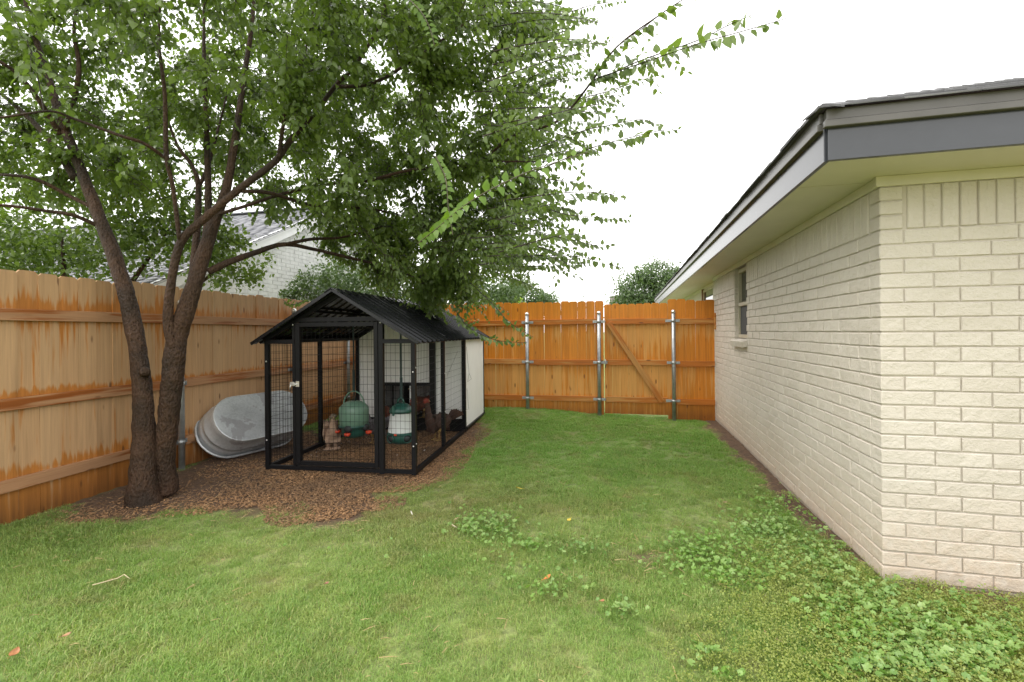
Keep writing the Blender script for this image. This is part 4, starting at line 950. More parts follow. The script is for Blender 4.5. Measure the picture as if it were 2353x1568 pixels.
# ------------------------------------------------------------------ leaves and trees
def leaf_base(fold=0.25):                             # unit ovate pointed leaf along +x, 8 vertices, 6 triangles
    pts = [(0, 0, 0), (0.26, 0.33, fold * 0.27), (0.62, 0.24, fold * 0.18), (1.0, 0, -0.10), (0.62, -0.24, fold * 0.18), (0.26, -0.33, fold * 0.27), (0.30, 0, 0), (0.65, 0, -0.02)]
    tr = [(0, 6, 1), (1, 6, 7), (1, 7, 2), (2, 7, 3), (3, 7, 4), (4, 7, 5), (5, 7, 6), (5, 6, 0)]
    return np.array(pts, float), np.array(tr)
LV, LF = leaf_base()
def leaves_mesh(name, pos, xdir, nrm, size, m, rnd=None):
    n = len(pos); x = xdir / np.linalg.norm(xdir, axis=1, keepdims=True); y = np.cross(nrm, x); y /= np.linalg.norm(y, axis=1, keepdims=True) + 1e-9; z = np.cross(x, y)
    S = size[:, None, None]
    Vt = pos[:, None, :] + S * (LV[None, :, 0:1] * x[:, None, :] + LV[None, :, 1:2] * y[:, None, :] + LV[None, :, 2:3] * z[:, None, :])
    F = (LF[None] + (np.arange(n) * len(LV))[:, None, None]).reshape(-1, 3)
    rr = np.repeat(rnd if rnd is not None else RNG.random(n), len(LV))
    return np_mesh(name, Vt.reshape(-1, 3), F, m, True, rr)
def catmull(pts, sub=6):
    P_ = [np.array(p, float) for p in pts]; out = []
    for i in range(len(P_) - 1):
        p0, p1, p2, p3 = P_[max(i - 1, 0)], P_[i], P_[i + 1], P_[min(i + 2, len(P_) - 1)]
        for k in range(sub):
            t = k / sub; out.append(0.5 * ((2 * p1) + (-p0 + p2) * t + (2 * p0 - 5 * p1 + 4 * p2 - p3) * t * t + (-p0 + 3 * p1 - 3 * p2 + p3) * t ** 3))
    out.append(P_[-1]); return out
tree = empty('tree', G(345, 1150), 0, 'large multi-stemmed tree with dark bark at the left fence, branches over the coop', 'tree')
TO = Vector(tree.location)
nodes = []                                            # (position, radius) of the wood, for new twigs to spring from
def limb(name, pts, r, sides=10, jit=0.0, sub=8, add=True, mat=None, parent=tree):
    w = [Vector(P(*p)) if len(p) == 3 and not isinstance(p, Vector) else p for p in pts]
    arr = [np.append(np.array(q), rr) for q, rr in zip(w, r)]
    arr = [np.append(q[:3], q[3] * (0.71 if q[3] > 0.02 else 0.9)) for q in arr]
    cc = catmull(arr, sub); ps = [Vector(c[:3]) - TO for c in cc]; rs = [max(0.0015, c[3]) for c in cc]
    if add: nodes.extend([(Vector(c[:3]), c[3]) for c in cc[len(cc) // 4:]])
    return MB().tube(ps, rs, sides, True, jit).build(name, mat or M_BARK, parent)
g1_, g2_ = (330, 1165, 3.86), (378, 1130, 4.02)
limb('trunk', [g1_, (328, 1080, 3.88), (330, 980, 3.92), (322, 850, 3.95), (296, 700, 4.0), (262, 590, 4.02), (228, 500, 4.05), (196, 418, 4.1), (160, 324, 4.15), (135, 262, 4.2), (118, 200, 4.25), (85, 100, 4.3), (60, 10, 4.4), (40, -120, 4.5)],
     [0.185, 0.132, 0.112, 0.094, 0.088, 0.078, 0.070, 0.060, 0.052, 0.048, 0.040, 0.034, 0.026, 0.012], 26, 0.10, 14)
limb('trunk', [g2_, (378, 1060, 4.0), (386, 960, 3.98), (398, 845, 3.98), (408, 770, 4.0), (432, 700, 4.02), (462, 600, 4.08), (490, 515, 4.15), (520, 430, 4.25), (540, 320, 4.35), (560, 180, 4.5), (580, 40, 4.6), (590, -150, 4.8)],
     [0.150, 0.112, 0.110, 0.118, 0.105, 0.096, 0.082, 0.068, 0.052, 0.044, 0.034, 0.026, 0.012], 26, 0.10, 14)
limb('branch', [(398, 800, 3.95), (386, 740, 3.93), (391, 665, 3.92), (414, 560, 3.92), (470, 502, 3.95), (553, 432, 4.0), (630, 373, 4.05), (668, 322, 4.1), (729, 252, 4.15), (774, 193, 4.2), (812, 155, 4.2), (870, 60, 4.3), (900, -60, 4.4)],
     [0.058, 0.056, 0.048, 0.046, 0.044, 0.042, 0.038, 0.034, 0.030, 0.026, 0.022, 0.016, 0.008], 16, 0.08, 10)
limb('branch', [(478, 625, 4.1), (520, 605, 4.2), (580, 583, 4.4), (650, 562, 4.7), (715, 572, 5.0), (800, 592, 5.3), (880, 612, 5.6), (960, 640, 5.9)], [0.042, 0.040, 0.036, 0.032, 0.026, 0.020, 0.015, 0.008], 12, 0.08)
limb('branch', [(655, 562, 4.7), (715, 550, 5.0), (790, 545, 5.3), (880, 520, 5.6)], [0.024, 0.020, 0.014, 0.006], 10, 0.05)
limb('branch', [(440, 660, 4.1), (452, 530, 4.3), (455, 427, 4.5), (440, 380, 4.6), (405, 330, 4.7), (370, 230, 4.8)], [0.050, 0.042, 0.034, 0.026, 0.018, 0.008], 12, 0.08)
limb('branch', [(455, 430, 4.5), (475, 390, 4.6), (500, 300, 4.8), (530, 180, 5.0)], [0.026, 0.020, 0.014, 0.006], 10)
limb('branch', [(470, 560, 4.2), (478, 480, 4.3), (474, 292, 4.5), (468, 126, 4.6), (470, -80, 4.7)], [0.045, 0.042, 0.034, 0.024, 0.008], 12, 0.06)
limb('branch', [(412, 550, 3.9), (396, 427, 3.8), (382, 360, 3.75), (378, 216, 3.7), (365, 100, 3.7), (370, -40, 3.7)], [0.026, 0.022, 0.020, 0.016, 0.012, 0.005], 10)
limb('branch', [(380, 364, 3.75), (330, 330, 3.6), (270, 310, 3.5), (171, 274, 3.4), (112, 256, 3.3), (0, 270, 3.2), (-80, 262, 3.1)], [0.016, 0.015, 0.014, 0.011, 0.009, 0.008, 0.004], 8)
limb('branch', [(493, 495, 4.15), (560, 475, 4.2), (652, 445, 4.4), (765, 423, 4.7), (832, 418, 4.9), (940, 400, 5.2)], [0.024, 0.021, 0.018, 0.015, 0.012, 0.005], 10)
limb('branch', [(555, 440, 4.0), (620, 444, 4.2), (720, 472, 4.6), (855, 481, 5.0), (980, 510, 5.4)], [0.022, 0.019, 0.016, 0.012, 0.005], 10)
limb('branch', [(150, 300, 4.15), (168, 240, 4.1), (181, 153, 4.1), (170, 60, 4.1), (195, -60, 4.2)], [0.032, 0.026, 0.020, 0.014, 0.006], 10)
limb('branch', [(138, 310, 4.15), (95, 240, 4.0), (50, 180, 3.9), (9, 148, 3.8), (-60, 110, 3.7)], [0.034, 0.028, 0.022, 0.016, 0.008], 10)
limb('branch', [(172, 410, 4.1), (120, 330, 4.3), (56, 262, 4.5), (-40, 180, 4.8)], [0.048, 0.038, 0.030, 0.014], 12, 0.06)
limb('branch', [(226, 520, 4.05), (170, 496, 3.9), (112, 486, 3.8), (0, 472, 3.6), (-90, 480, 3.5)], [0.026, 0.018, 0.015, 0.012, 0.006], 10)
limb('branch', [(218, 480, 4.05), (157, 450, 4.0), (100, 420, 3.9), (45, 405, 3.8), (-60, 400, 3.7)], [0.028, 0.022, 0.018, 0.014, 0.006], 10)
limb('branch', [(640, 365, 4.05), (650, 290, 4.0), (668, 200, 4.0), (700, 120, 4.0), (720, 20, 4.0)], [0.028, 0.022, 0.018, 0.012, 0.005], 10)
limb('branch', [(770, 200, 4.2), (860, 190, 4.1), (960, 130, 4.0), (1060, 60, 3.9), (1130, 0, 3.8)], [0.020, 0.017, 0.013, 0.009, 0.004], 10)
limb('branch', [(840, 418, 4.9), (950, 390, 4.8), (1060, 385, 4.7), (1112, 366, 4.6), (1178, 313, 4.2), (1278, 280, 3.8), (1354, 195, 3.4), (1416, 109, 3.1), (1525, 28, 2.9), (1600, -20, 2.8)], [0.018, 0.017, 0.015, 0.014, 0.013, 0.011, 0.008, 0.006, 0.004, 0.002], 8)
limb('branch', [(1120, 370, 4.6), (1200, 372, 4.4), (1260, 372, 4.2)], [0.010, 0.008, 0.004], 8)
ph_ = random.Random(21)
# knot and old branch collar on the left trunk
kp = P(334, 855, 3.88)
MB().tube([kp - TO, kp - TO + Vector((0.020, -0.02, 0.006)), kp - TO + Vector((0.036, -0.028, 0.008))], [0.040, 0.034, 0.020], 12, True, 0.35).build('knot', M_BARK, tree)

# crown: cluster centres fill overlapping lobes; each is tied to the nearest wood by a curved twig
ell = [((-3.1, 4.4, 4.75), (3.3, 2.3, 2.1), 285), ((-1.35, 5.5, 3.85), (1.75, 1.9, 1.85), 150), ((-1.15, 6.1, 2.70), (1.35, 1.1, 0.85), 78), ((-0.98, 6.3, 2.05), (0.75, 0.8, 0.38), 34),
       ((-5.0, 4.7, 3.7), (1.7, 1.6, 1.25), 95), ((-3.3, 6.2, 3.9), (2.2, 1.0, 1.4), 110), ((-2.9, 3.15, 3.75), (1.0, 0.5, 0.4), 7), ((-1.5, 3.3, 3.9), (0.9, 0.45, 0.5), 8), ((-0.6, 4.1, 4.2), (1.0, 1.0, 1.2), 50), ((-0.4, 5.3, 2.9), (0.85, 0.9, 0.9), 60)]
cent = []
for (c, r, n) in ell:
    k = 0
    while k < n:
        q = RNG.normal(size=3); q /= np.linalg.norm(q); q *= RNG.random() ** 0.38; p = np.array(c) + q * np.array(r)
        if p[1] < 2.6: continue
        X, Y = proj(p)
        k += 1
        if 230 < X < 690 and 470 < Y < 760: continue
        if X > 1250 or (X > 1085 and Y > 625): continue
        if X < 640 and Y > 60 and p[1] < 4.0 and RNG.random() < 0.75: continue
        cent.append(p)
cent = np.array(cent)
NP_ = [np.array(n_[0]) for n_ in nodes]; NR_ = [n_[1] for n_ in nodes]
order = np.argsort([min(np.linalg.norm(np.array(NP_[::6]) - c, axis=1)) for c in cent])
tw = MB(); anchors = []
NPa = np.array(NP_); NRa = np.array(NR_)
for i in order:
    c = cent[i]; d = np.linalg.norm(NPa - c, axis=1) + 0.35 * np.maximum(0, NPa[:, 2] - c[2]); j = int(np.argmin(d)); b = NPa[j]; L = np.linalg.norm(c - b)
    if L < 0.08: continue
    mid = (b + c) / 2 + np.array([0, 0, 0.12 * L]) + RNG.normal(size=3) * 0.06 * L
    rr0 = min(max(0.004, NRa[j] * 0.55), 0.004 + 0.006 * L)
    cc = catmull([b, mid, c], 4); rs = np.linspace(rr0, 0.0025, len(cc))
    tw.tube([Vector(q) - TO for q in cc], list(rs), 5, False)
    NPa = np.vstack([NPa, np.array(cc[2:])]); NRa = np.append(NRa, rs[2:])
    for q, t_ in zip(cc[2:], cc[1:]): anchors.append((q, (q - t_)))
tw.build('twigs', M_TWIG, tree)['kind'] = 'stuff'
crown_c = np.array([-2.3, 4.9, 3.6])
LP, LX, LN, LS = [], [], [], []
st = MB()
def spray(base, direction, L, nl, ls, droop=0.25, bucket=None, twig=True, mbk=None, r0=0.0022):
    d = direction / np.linalg.norm(direction); pts = [np.array(base)]
    for k in range(6):
        d = d + np.array([0, 0, -droop / 6]) + RNG.normal(size=3) * 0.05; d /= np.linalg.norm(d); pts.append(pts[-1] + d * L / 6)
    P6 = np.array(pts)
    if twig: (mbk or st).tube([Vector(q) - TO for q in pts[::2]], [r0, r0 * 0.7, r0 * 0.5, r0 * 0.35][:len(pts[::2])], 3, False)
    side = np.cross(d, [0, 0, 1]); side /= np.linalg.norm(side) + 1e-9
    for k in range(nl):
        t = (k + 0.7) / nl * 6; i = min(int(t), 5); f = t - i; p = P6[i] * (1 - f) + P6[min(i + 1, 6)] * f; s = 1 if k % 2 else -1
        xd = d * RNG.uniform(0.2, 0.6) + side * s * RNG.uniform(0.5, 0.9) + np.array([0, 0, -RNG.uniform(0.25, 1.0)])
        B = bucket or (LP, LX, LN, LS); B[0].append(p + xd / np.linalg.norm(xd) * 0.008); B[1].append(xd); B[2].append(np.array([0, 0, 1.0]) + RNG.normal(size=3) * 0.45); B[3].append(ls * RNG.uniform(0.7, 1.15) * (1 - 0.25 * abs(k / nl - 0.5)))
for (q, t_) in anchors:
    if RNG.random() < 0.27: continue
    for k in range(3):
        out = (q - crown_c) / (np.linalg.norm(q - crown_c) + 0.3); dr = out * 0.6 + RNG.normal(size=3) * 0.75 + np.array([0, 0, 0.05]); spray(q, dr, RNG.uniform(0.20, 0.38), int(RNG.integers(7, 12)), RNG.choice([0.056, 0.066, 0.074]), 0.5)
print('leaves', len(LP), 'anchors', len(anchors))
link('crown', leaves_mesh('crown', np.array(LP) - np.array(TO), np.array(LX), np.array(LN), np.array(LS), M_LEAF), tree)['kind'] = 'stuff'
# long shoots reaching out to the right, leaf after leaf
shoots = [  # (points, leaf size, bright)
    ([(1354, 195, 3.4), (1373, 180, 3.3), (1496, 138, 3.0), (1591, 105, 2.8), (1734, 64, 2.6), (1808, 42, 2.5)], .060, 0),
    ([(1385, 178, 3.3), (1470, 140, 3.1), (1600, 94, 2.9), (1670, 60, 2.8), (1732, 32, 2.7)], .056, 0),
    ([(1354, 195, 3.4), (1416, 109, 3.1), (1470, 70, 3.0), (1525, 28, 2.9), (1600, -20, 2.8)], .058, 0),
    ([(1230, 395, 4.0), (1354, 342, 3.6), (1449, 316, 3.4), (1520, 300, 3.2), (1563, 300, 3.1)], .056, 0),
    ([(1210, 350, 4.2), (1330, 304, 3.8), (1400, 288, 3.6), (1470, 275, 3.5), (1515, 288, 3.4)], .052, 0),
    ([(1300, 235, 4.0), (1401, 209, 3.8), (1470, 185, 3.7), (1534, 168, 3.6)], .048, 0),
    ([(1180, 200, 4.6), (1259, 157, 4.4), (1330, 118, 4.2), (1409, 86, 4.1)], .050, 0),
    ([(1200, 215, 4.6), (1280, 185, 4.4), (1370, 172, 4.2)], .050, 0),
    ([(1120, 480, 4.6), (1211, 470, 4.2), (1306, 494, 3.8), (1400, 500, 3.6), (1454, 503, 3.5)], .056, 0),
    ([(1140, 500, 4.6), (1235, 532, 4.3), (1320, 552, 4.0), (1370, 565, 3.9), (1411, 562, 3.8)], .055, 0),
    ([(1100, 600, 4.8), (1188, 613, 4.5), (1270, 608, 4.3), (1354, 606, 4.1)], .052, 0),
    ([(1120, 560, 4.8), (1200, 560, 4.6), (1280, 578, 4.4), (1330, 590, 4.3)], .050, 0),
    ([(1150, 400, 4.6), (1259, 413, 4.3), (1320, 418, 4.1), (1361, 430, 4.0)], .056, 0),
    ([(1150, 45, 4.2), (1283, 33, 3.9), (1360, 12, 3.8), (1437, 0, 3.7)], .052, 0),
    ([(1130, 110, 4.4), (1230, 90, 4.2), (1300, 70, 4.0), (1340, 40, 3.9)], .052, 0),
    ([(960, 560, 3.3), (1010, 520, 3.0), (1060, 478, 2.7), (1116, 442, 2.55), (1190, 405, 2.45), (1250, 382, 2.4), (1350, 350, 2.4)], .054, 1),
    ([(930, -10, 3.6), (965, 25, 3.5), (985, 60, 3.4), (998, 105, 3.35)], .046, 1),
    ([(1000, 360, 3.6), (1020, 400, 3.3), (1026, 430, 3.2), (1030, 480, 3.2), (1040, 540, 3.2)], .046, 1),
    ([(1080, 650, 5.0), (1115, 683, 4.8), (1143, 711, 4.7), (1171, 742, 4.6), (1225, 775, 4.5)], .052, 0),
    ([(1050, 720, 5.2), (1075, 751, 5.0), (1129, 779, 4.8), (1175, 786, 4.7), (1211, 788, 4.6)], .050, 0),
    ([(1120, 620, 4.8), (1180, 640, 4.6), (1240, 668, 4.4)], .048, 0),
    ([(700, 690, 6.6), (672, 700, 6.5), (650, 690, 6.4)], .05, 0),
]
for k in range(64):                                   # more shoots stand out along the right flank of the crown
    yy = RNG.uniform(-40, 600); zz = RNG.uniform(3.4, 6.0); xe = 1215 - 0.10 * abs(yy - 330) + RNG.uniform(-70, 35)
    Lp = RNG.uniform(110, 240) * 4.2 / zz; an = RNG.uniform(-0.5, 0.35) if yy < 420 else RNG.uniform(-0.25, 0.4)
    p0 = (xe - 60, yy + 20, zz); p1 = (xe + Lp * 0.45 * math.cos(an), yy + Lp * 0.5 * math.sin(an), zz - 0.2); p2 = (xe + Lp * 0.95 * math.cos(an), yy + Lp * math.sin(an) + 12, zz - 0.35)
    shoots.append(([p0, p1, p2], RNG.uniform(0.044, 0.054), 0))
SB = ([], [], [], []); SBB = ([], [], [], []); big_twigs = MB(); bright_twigs = MB()
for pts, ls, br in shoots:
    w_ = [np.array(P(*p)) for p in pts]; cc = catmull(w_, 10); L = sum(np.linalg.norm(b - a_) for a_, b in zip(cc[:-1], cc[1:]))
    (bright_twigs if br else big_twigs).tube([Vector(q) - TO for q in cc], list(np.linspace(0.0052, 0.0019, len(cc))), 5, False)
    step = ls * 0.44; n = int(L / step); cum = np.concatenate([[0], np.cumsum([np.linalg.norm(b - a_) for a_, b in zip(cc[:-1], cc[1:])])])
    B = SBB if br else SB
    ls = ls * (1.36 if w_[-1][1] < 3.2 and not br else 1.2); step = ls * (0.50 if br else 0.34); n = int(L / step)
    for k in range(n):
        s = (k + 0.5) * step; i = min(int(np.searchsorted(cum, s)) - 1, len(cc) - 2); i = max(i, 0); f = (s - cum[i]) / (cum[i + 1] - cum[i] + 1e-9); p = cc[i] * (1 - f) + cc[i + 1] * f
        d = cc[i + 1] - cc[i]; d /= np.linalg.norm(d); up = np.array([0, 0.2, 1.0]); sd = np.cross(d, [0, -1, 0.25]); sd /= np.linalg.norm(sd); s_ = 1 if k % 2 else -1
        if not br: xd = d * RNG.uniform(0.2, 0.6) + np.array([0, 0, -RNG.uniform(0.35, 0.9)]) + RNG.normal(size=3) * 0.25 + (np.array([0, 0, 1.0]) * RNG.uniform(0.5, 1.5) if (s_ > 0 and RNG.random() < 0.55) else 0)
        else: xd = d * 0.45 + sd * s_ * 0.9 + RNG.normal(size=3) * 0.12 + np.array([0, 0, -0.25])
        tp = 1 - 0.5 * max(0, (k / n - 0.8) / 0.2)
        nn = np.array([0.2, -1.0, 0.35]) + RNG.normal(size=3) * (0.45 if not br else 0.25)
        if RNG.random() < 0.22 and not br: nn = np.array([0, -0.3, 1.0]) + RNG.normal(size=3) * 0.4
        B[0].append(p + xd / np.linalg.norm(xd) * 0.006); B[1].append(xd); B[2].append(nn); B[3].append(ls * RNG.uniform(0.75, 1.15) * tp)
        if not br and s < L * 0.45 and k % 4 == 0:
            spray(p, d * 0.7 + RNG.normal(size=3) * 0.5, RNG.uniform(0.15, 0.3), 8, 0.050, 0.4, bucket=SB)
big_twigs.build('shoots', M_TWIG, tree)['kind'] = 'stuff'; bright_twigs.build('young_shoots', M_YTWIG, tree)['kind'] = 'stuff'
st.build('leaf_stalks', M_TWIG, tree)['kind'] = 'stuff'
# the outermost leaves of the shoots can be picked apart: parts; the others are joined
def lone_leaves(B, m, name, nmax, key):
    idx = sorted(range(len(B[0])), key=key)[:nmax]; rest = sorted(set(range(len(B[0]))) - set(idx))
    variants = []
    for k in range(5):
        me = leaves_mesh(name, np.zeros((1, 3)), np.array([[1.0, 0, 0]]), np.array([[0, 0, 1.0]]), np.array([1.0]), m, np.array([k / 5 + 0.1])); variants.append(me)
    for i in idx:
        x = Vector(B[1][i]).normalized(); y = Vector(B[2][i]).cross(x).normalized(); z = x.cross(y); M_ = Matrix((x, y, z)).transposed().to_4x4()
        o = link(name, variants[i % 5], tree); o.matrix_local = Matrix.Translation(Vector(B[0][i]) - TO) @ M_ @ Matrix.Scale(B[3][i], 4)
    if rest:
        o = link(name, leaves_mesh(name, np.array([B[0][i] for i in rest]) - np.array(TO), np.array([B[1][i] for i in rest]), np.array([B[2][i] for i in rest]), np.array([B[3][i] for i in rest]), m), tree); o['kind'] = 'stuff'
lone_leaves(SB, M_LEAF, 'leaf', 220, lambda i: -(proj(SB[0][i])[0]) if SB[0][i][1] < 4 else 0)
lone_leaves(SBB, M_LEAFB, 'young_leaf', 75, lambda i: SB[0][0][1] * 0 - SBB[3][i] / SBB[0][i][1])

def far_tree(name, base, h, lobes, n, ls, m, label, trunk_r=0.12, group=None, cat='tree'):
    t = empty(name, base, 0, label, cat, group); B = Vector(base); top = Vector((0, 0, h * 0.6))
    tm = MB(); tm.tube([(0, 0, -0.05), (0.05, 0, h * 0.3), top], [trunk_r, trunk_r * 0.8, trunk_r * 0.4], 9)
    pos = []; tot = sum(l[1][0] * l[1][2] for l in lobes)
    for c, r in lobes:
        tm.tube([(0.05, 0, h * 0.3), Vector(c) * 0.6 + Vector((0, 0, h * 0.1)), c], [trunk_r * 0.5, trunk_r * 0.3, trunk_r * 0.1], 6)
        k = int(n * r[0] * r[2] / tot); sub = max(6, k // 60); sc_ = RNG.normal(size=(sub, 3)); sc_ /= np.linalg.norm(sc_, axis=1, keepdims=True); sc_ *= (0.55 + 0.45 * RNG.random((sub, 1)))
        ctr = np.array(c) + sc_ * np.array(r) * 0.9; pick = RNG.integers(0, sub, k)
        off = RNG.normal(size=(k, 3)) * np.array(r) * 0.17; pos.append(ctr[pick] + off)
    pos = np.concatenate(pos); nn = len(pos)
    xd = RNG.normal(size=(nn, 3)) + np.array([0, 0, -0.4]); nr = RNG.normal(size=(nn, 3)) * 0.6 + np.array([0, -0.3, 1.0])
    tm.build('trunk', M_BARK, t); o = link('crown', leaves_mesh('crown', pos, xd, nr, ls * RNG.uniform(0.6, 1.3, nn), m), t); o['kind'] = 'stuff'; return t
grp = 'trees beyond the fences'
b_ = P(1500, 700, 30); s_ = 30 / FPX
far_tree('tree', (b_.x, b_.y, 0), 5.0, [((0, 0, 3.9), (2.5, 2, 1.8)), ((1.1, 0.2, 3.2), (1.9, 1.6, 1.5)), ((-1.3, 0, 3.0), (1.7, 1.3, 1.3)), ((0.3, 0, 4.9), (1.5, 1.2, 1.1)), ((-0.4, -0.5, 2.4), (2.3, 1.2, 1.1))], 19000, 0.16, M_FARLEAF, 'rounded green tree behind the gate, beside the brick house eave', 0.25)
b_ = P(1218, 700, 24)
far_tree('tree', (b_.x, b_.y, 0), 4.4, [((-0.4, 0, 3.2), (1.4, 1.4, 0.9)), ((0.6, 0, 2.7), (1.0, 1.0, 0.7)), ((-1.4, 0, 2.9), (1.3, 1, 1.0)), ((1.15, 0, 2.45), (0.6, 0.6, 0.35))], 9000, 0.13, M_FARLEAF, 'bushy green tree above the back fence left of the nearest steel post', 0.2)
b_ = P(1182, 700, 15)
far_tree('shrub', (b_.x, b_.y, 0), 2.4, [((0, 0, 2.1), (0.42, 0.4, 0.40)), ((-0.2, 0, 1.7), (0.4, 0.4, 0.5))], 2200, 0.06, M_LIMELEAF, 'bright lime green shrub top showing over the back fence', 0.04, cat='shrub')
b_ = P(1338, 700, 17)
far_tree('sapling', (b_.x, b_.y, 0), 2.9, [((0, 0, 2.45), (0.14, 0.12, 0.30)), ((-0.2, 0, 2.25), (0.28, 0.2, 0.12)), ((0.3, 0, 2.25), (0.3, 0.2, 0.1))], 260, 0.06, M_FARLEAF, 'thin sapling tip above the fence between two round trees', 0.02)
far_tree('tree', (-3.5, 10.6, 0), 3.5, [((0, 0, 2.3), (1.0, 1.0, 0.8)), ((0.9, 0.3, 2.5), (1.0, 0.9, 0.9)), ((1.8, 0.3, 2.2), (1.1, 0.9, 0.9)), ((-0.4, -0.3, 1.8), (0.5, 0.7, 0.5)), ((3.0, 0.6, 2.3), (0.9, 0.8, 0.7))], 15000, 0.075, M_FARLEAF, 'leafy light green tree behind the coop beyond the fence corner', 0.12)
far_tree('shrub', (-3.55, 8.35, 0), 2.7, [((0, 0, 2.15), (0.42, 0.35, 0.42)), ((0.40, 0.1, 2.35), (0.5, 0.35, 0.45)), ((-0.42, -0.1, 1.95), (0.30, 0.3, 0.28)), ((0.1, 0, 1.75), (0.6, 0.3, 0.35))], 4200, 0.055, M_FARLEAF, 'light green shrub over the left fence just left of the coop roof peak', 0.05, cat='shrub')
far_tree('tree', (-6.1, 6.4, 0), 3.6, [((0.2, -0.3, 2.75), (1.3, 0.8, 0.70)), ((1.35, 0.1, 2.9), (0.9, 0.7, 0.65)), ((-1.0, -0.2, 2.5), (1.0, 0.8, 0.8)), ((2.1, 0.3, 2.45), (0.5, 0.5, 0.45))], 13000, 0.07, M_LEAF, 'dense green tree overhanging the neighbour side of the left fence', 0.12)

# overhead service wire
cp0, cp1 = P(1362, -60, 9.5), P(1262, 236, 10.5); far_e = cp1 + (cp1 - cp0) * 1.6
mb = MB(); mb.tube([cp0 + (cp0 - cp1) * 0.8, cp0, (cp0 + cp1) / 2 + Vector((0.03, 0, -0.02)), cp1, cp1 + (cp1 - cp0) * 0.5], 0.006, 5)
tag(mb.build('overhead_wire', M_WIRE), 'thin dark overhead wire slanting across the white sky', 'wire')

# ------------------------------------------------------------------ scattering of stuff with geometry nodes
def scatter(name, pts, rots, scl, idx, variants, label, cat, kind='stuff'):
    me = bpy.data.meshes.new(name); me.vertices.add(len(pts)); me.vertices.foreach_set('co', pts.astype(np.float32).ravel())
    for nm, ty, ar in (('rot', 'FLOAT_VECTOR', rots), ('scl', 'FLOAT', scl)):
        at = me.attributes.new(nm, ty, 'POINT'); at.data.foreach_set('vector' if ty == 'FLOAT_VECTOR' else 'value', ar.astype(np.float32).ravel())
    at = me.attributes.new('idx', 'INT', 'POINT'); at.data.foreach_set('value', idx.astype(np.int32)); me.update()
    o = link(name, me); ng = bpy.data.node_groups.new(name + '_scatter', 'GeometryNodeTree')
    ng.interface.new_socket('Geometry', in_out='INPUT', socket_type='NodeSocketGeometry'); ng.interface.new_socket('Geometry', in_out='OUTPUT', socket_type='NodeSocketGeometry')
    N, Lk = ng.nodes, ng.links; gi = N.new('NodeGroupInput'); go = N.new('NodeGroupOutput'); jn = N.new('GeometryNodeJoinGeometry')
    def na(nm, ty):
        a_ = N.new('GeometryNodeInputNamedAttribute'); a_.data_type = ty; a_.inputs[0].default_value = nm; return a_.outputs[0]
    m2p = N.new('GeometryNodeMeshToPoints'); Lk.new(gi.outputs[0], m2p.inputs[0])
    er = N.new('FunctionNodeEulerToRotation'); Lk.new(na('rot', 'FLOAT_VECTOR'), er.inputs[0]); ia = na('idx', 'INT'); sa = na('scl', 'FLOAT')
    for k, vo in enumerate(variants):
        oi = N.new('GeometryNodeObjectInfo'); oi.inputs[0].default_value = vo; oi.transform_space = 'ORIGINAL'
        cm = N.new('FunctionNodeCompare'); cm.data_type = 'INT'; cm.operation = 'EQUAL'; Lk.new(ia, cm.inputs[2]); cm.inputs[3].default_value = k
        ip = N.new('GeometryNodeInstanceOnPoints'); Lk.new(m2p.outputs[0], ip.inputs[0]); Lk.new(cm.outputs[0], ip.inputs['Selection']); Lk.new(oi.outputs['Geometry'], ip.inputs['Instance'])
        Lk.new(er.outputs[0], ip.inputs['Rotation']); Lk.new(sa, ip.inputs['Scale']); Lk.new(ip.outputs[0], jn.inputs[0])
    Lk.new(jn.outputs[0], go.inputs[0]); md = o.modifiers.new('scatter', 'NODES'); md.node_group = ng
    return tag(o, label, cat, kind=kind)
def blade_clump(n, rad, hmin, hmax, w_, lean, seed, dead=0.0):
    r = np.random.default_rng(seed); V_, F_, A_ = [], [], []
    for k in range(n):
        a_ = r.uniform(0, 6.28); d = rad * math.sqrt(r.random()); b = np.array([d * math.cos(a_), d * math.sin(a_), -0.004]); h = r.uniform(hmin, hmax); th = r.uniform(0, 6.28); l = r.uniform(0.2, 1.0) * lean * h
        dr = np.array([math.cos(th), math.sin(th), 0]); sd = np.array([-math.sin(th), math.cos(th), 0]) * w_ * r.uniform(0.6, 1.2)
        m1 = b + dr * l * 0.35 + np.array([0, 0, h * 0.6]); tp = b + dr * l * 1.1 + np.array([0, 0, h * (1 - 0.25 * lean)]); n0 = len(V_)
        V_ += [b - sd / 2, b + sd / 2, m1 + sd * 0.4, m1 - sd * 0.4, tp]; F_ += [(n0, n0 + 1, n0 + 2), (n0, n0 + 2, n0 + 3), (n0 + 3, n0 + 2, n0 + 4)]; A_ += [r.random()] * 5
    return bpy.data.objects.new('blade_clump', np_mesh('blade_clump', np.array(V_), np.array(F_), M_GRASS, False, np.array(A_)))
clumps = [blade_clump(96, 0.078, 0.014, 0.037, 0.0027, 1.15, s) for s in (1, 2, 3, 4)] + [blade_clump(60, 0.065, 0.024, 0.056, 0.0030, 1.3, s) for s in (5, 6)]
def jitter_grid(x0, x1, y0, y1, dens):
    n = int((x1 - x0) * (y1 - y0) * dens); return RNG.uniform(x0, x1, n), RNG.uniform(y0, y1, n)
gxs, gys = [], []
for (ya, yb, dn) in ((1.2, 3.0, 620), (3.0, 5.0, 420), (5.0, 9.3, 300)):
    x_, y_ = jitter_grid(-4.6, 4.2, ya, yb, dn); gxs.append(x_); gys.append(y_)
X_, Y_ = np.concatenate(gxs), np.concatenate(gys)
la = lawn_amount(X_, Y_)
kf = (X_ - FL0.x) * FDIR.y - (Y_ - FL0.y) * FDIR.x; kb = (Y_ - FR.y) - (X_ - FR.x) * BDIR.y / BDIR.x
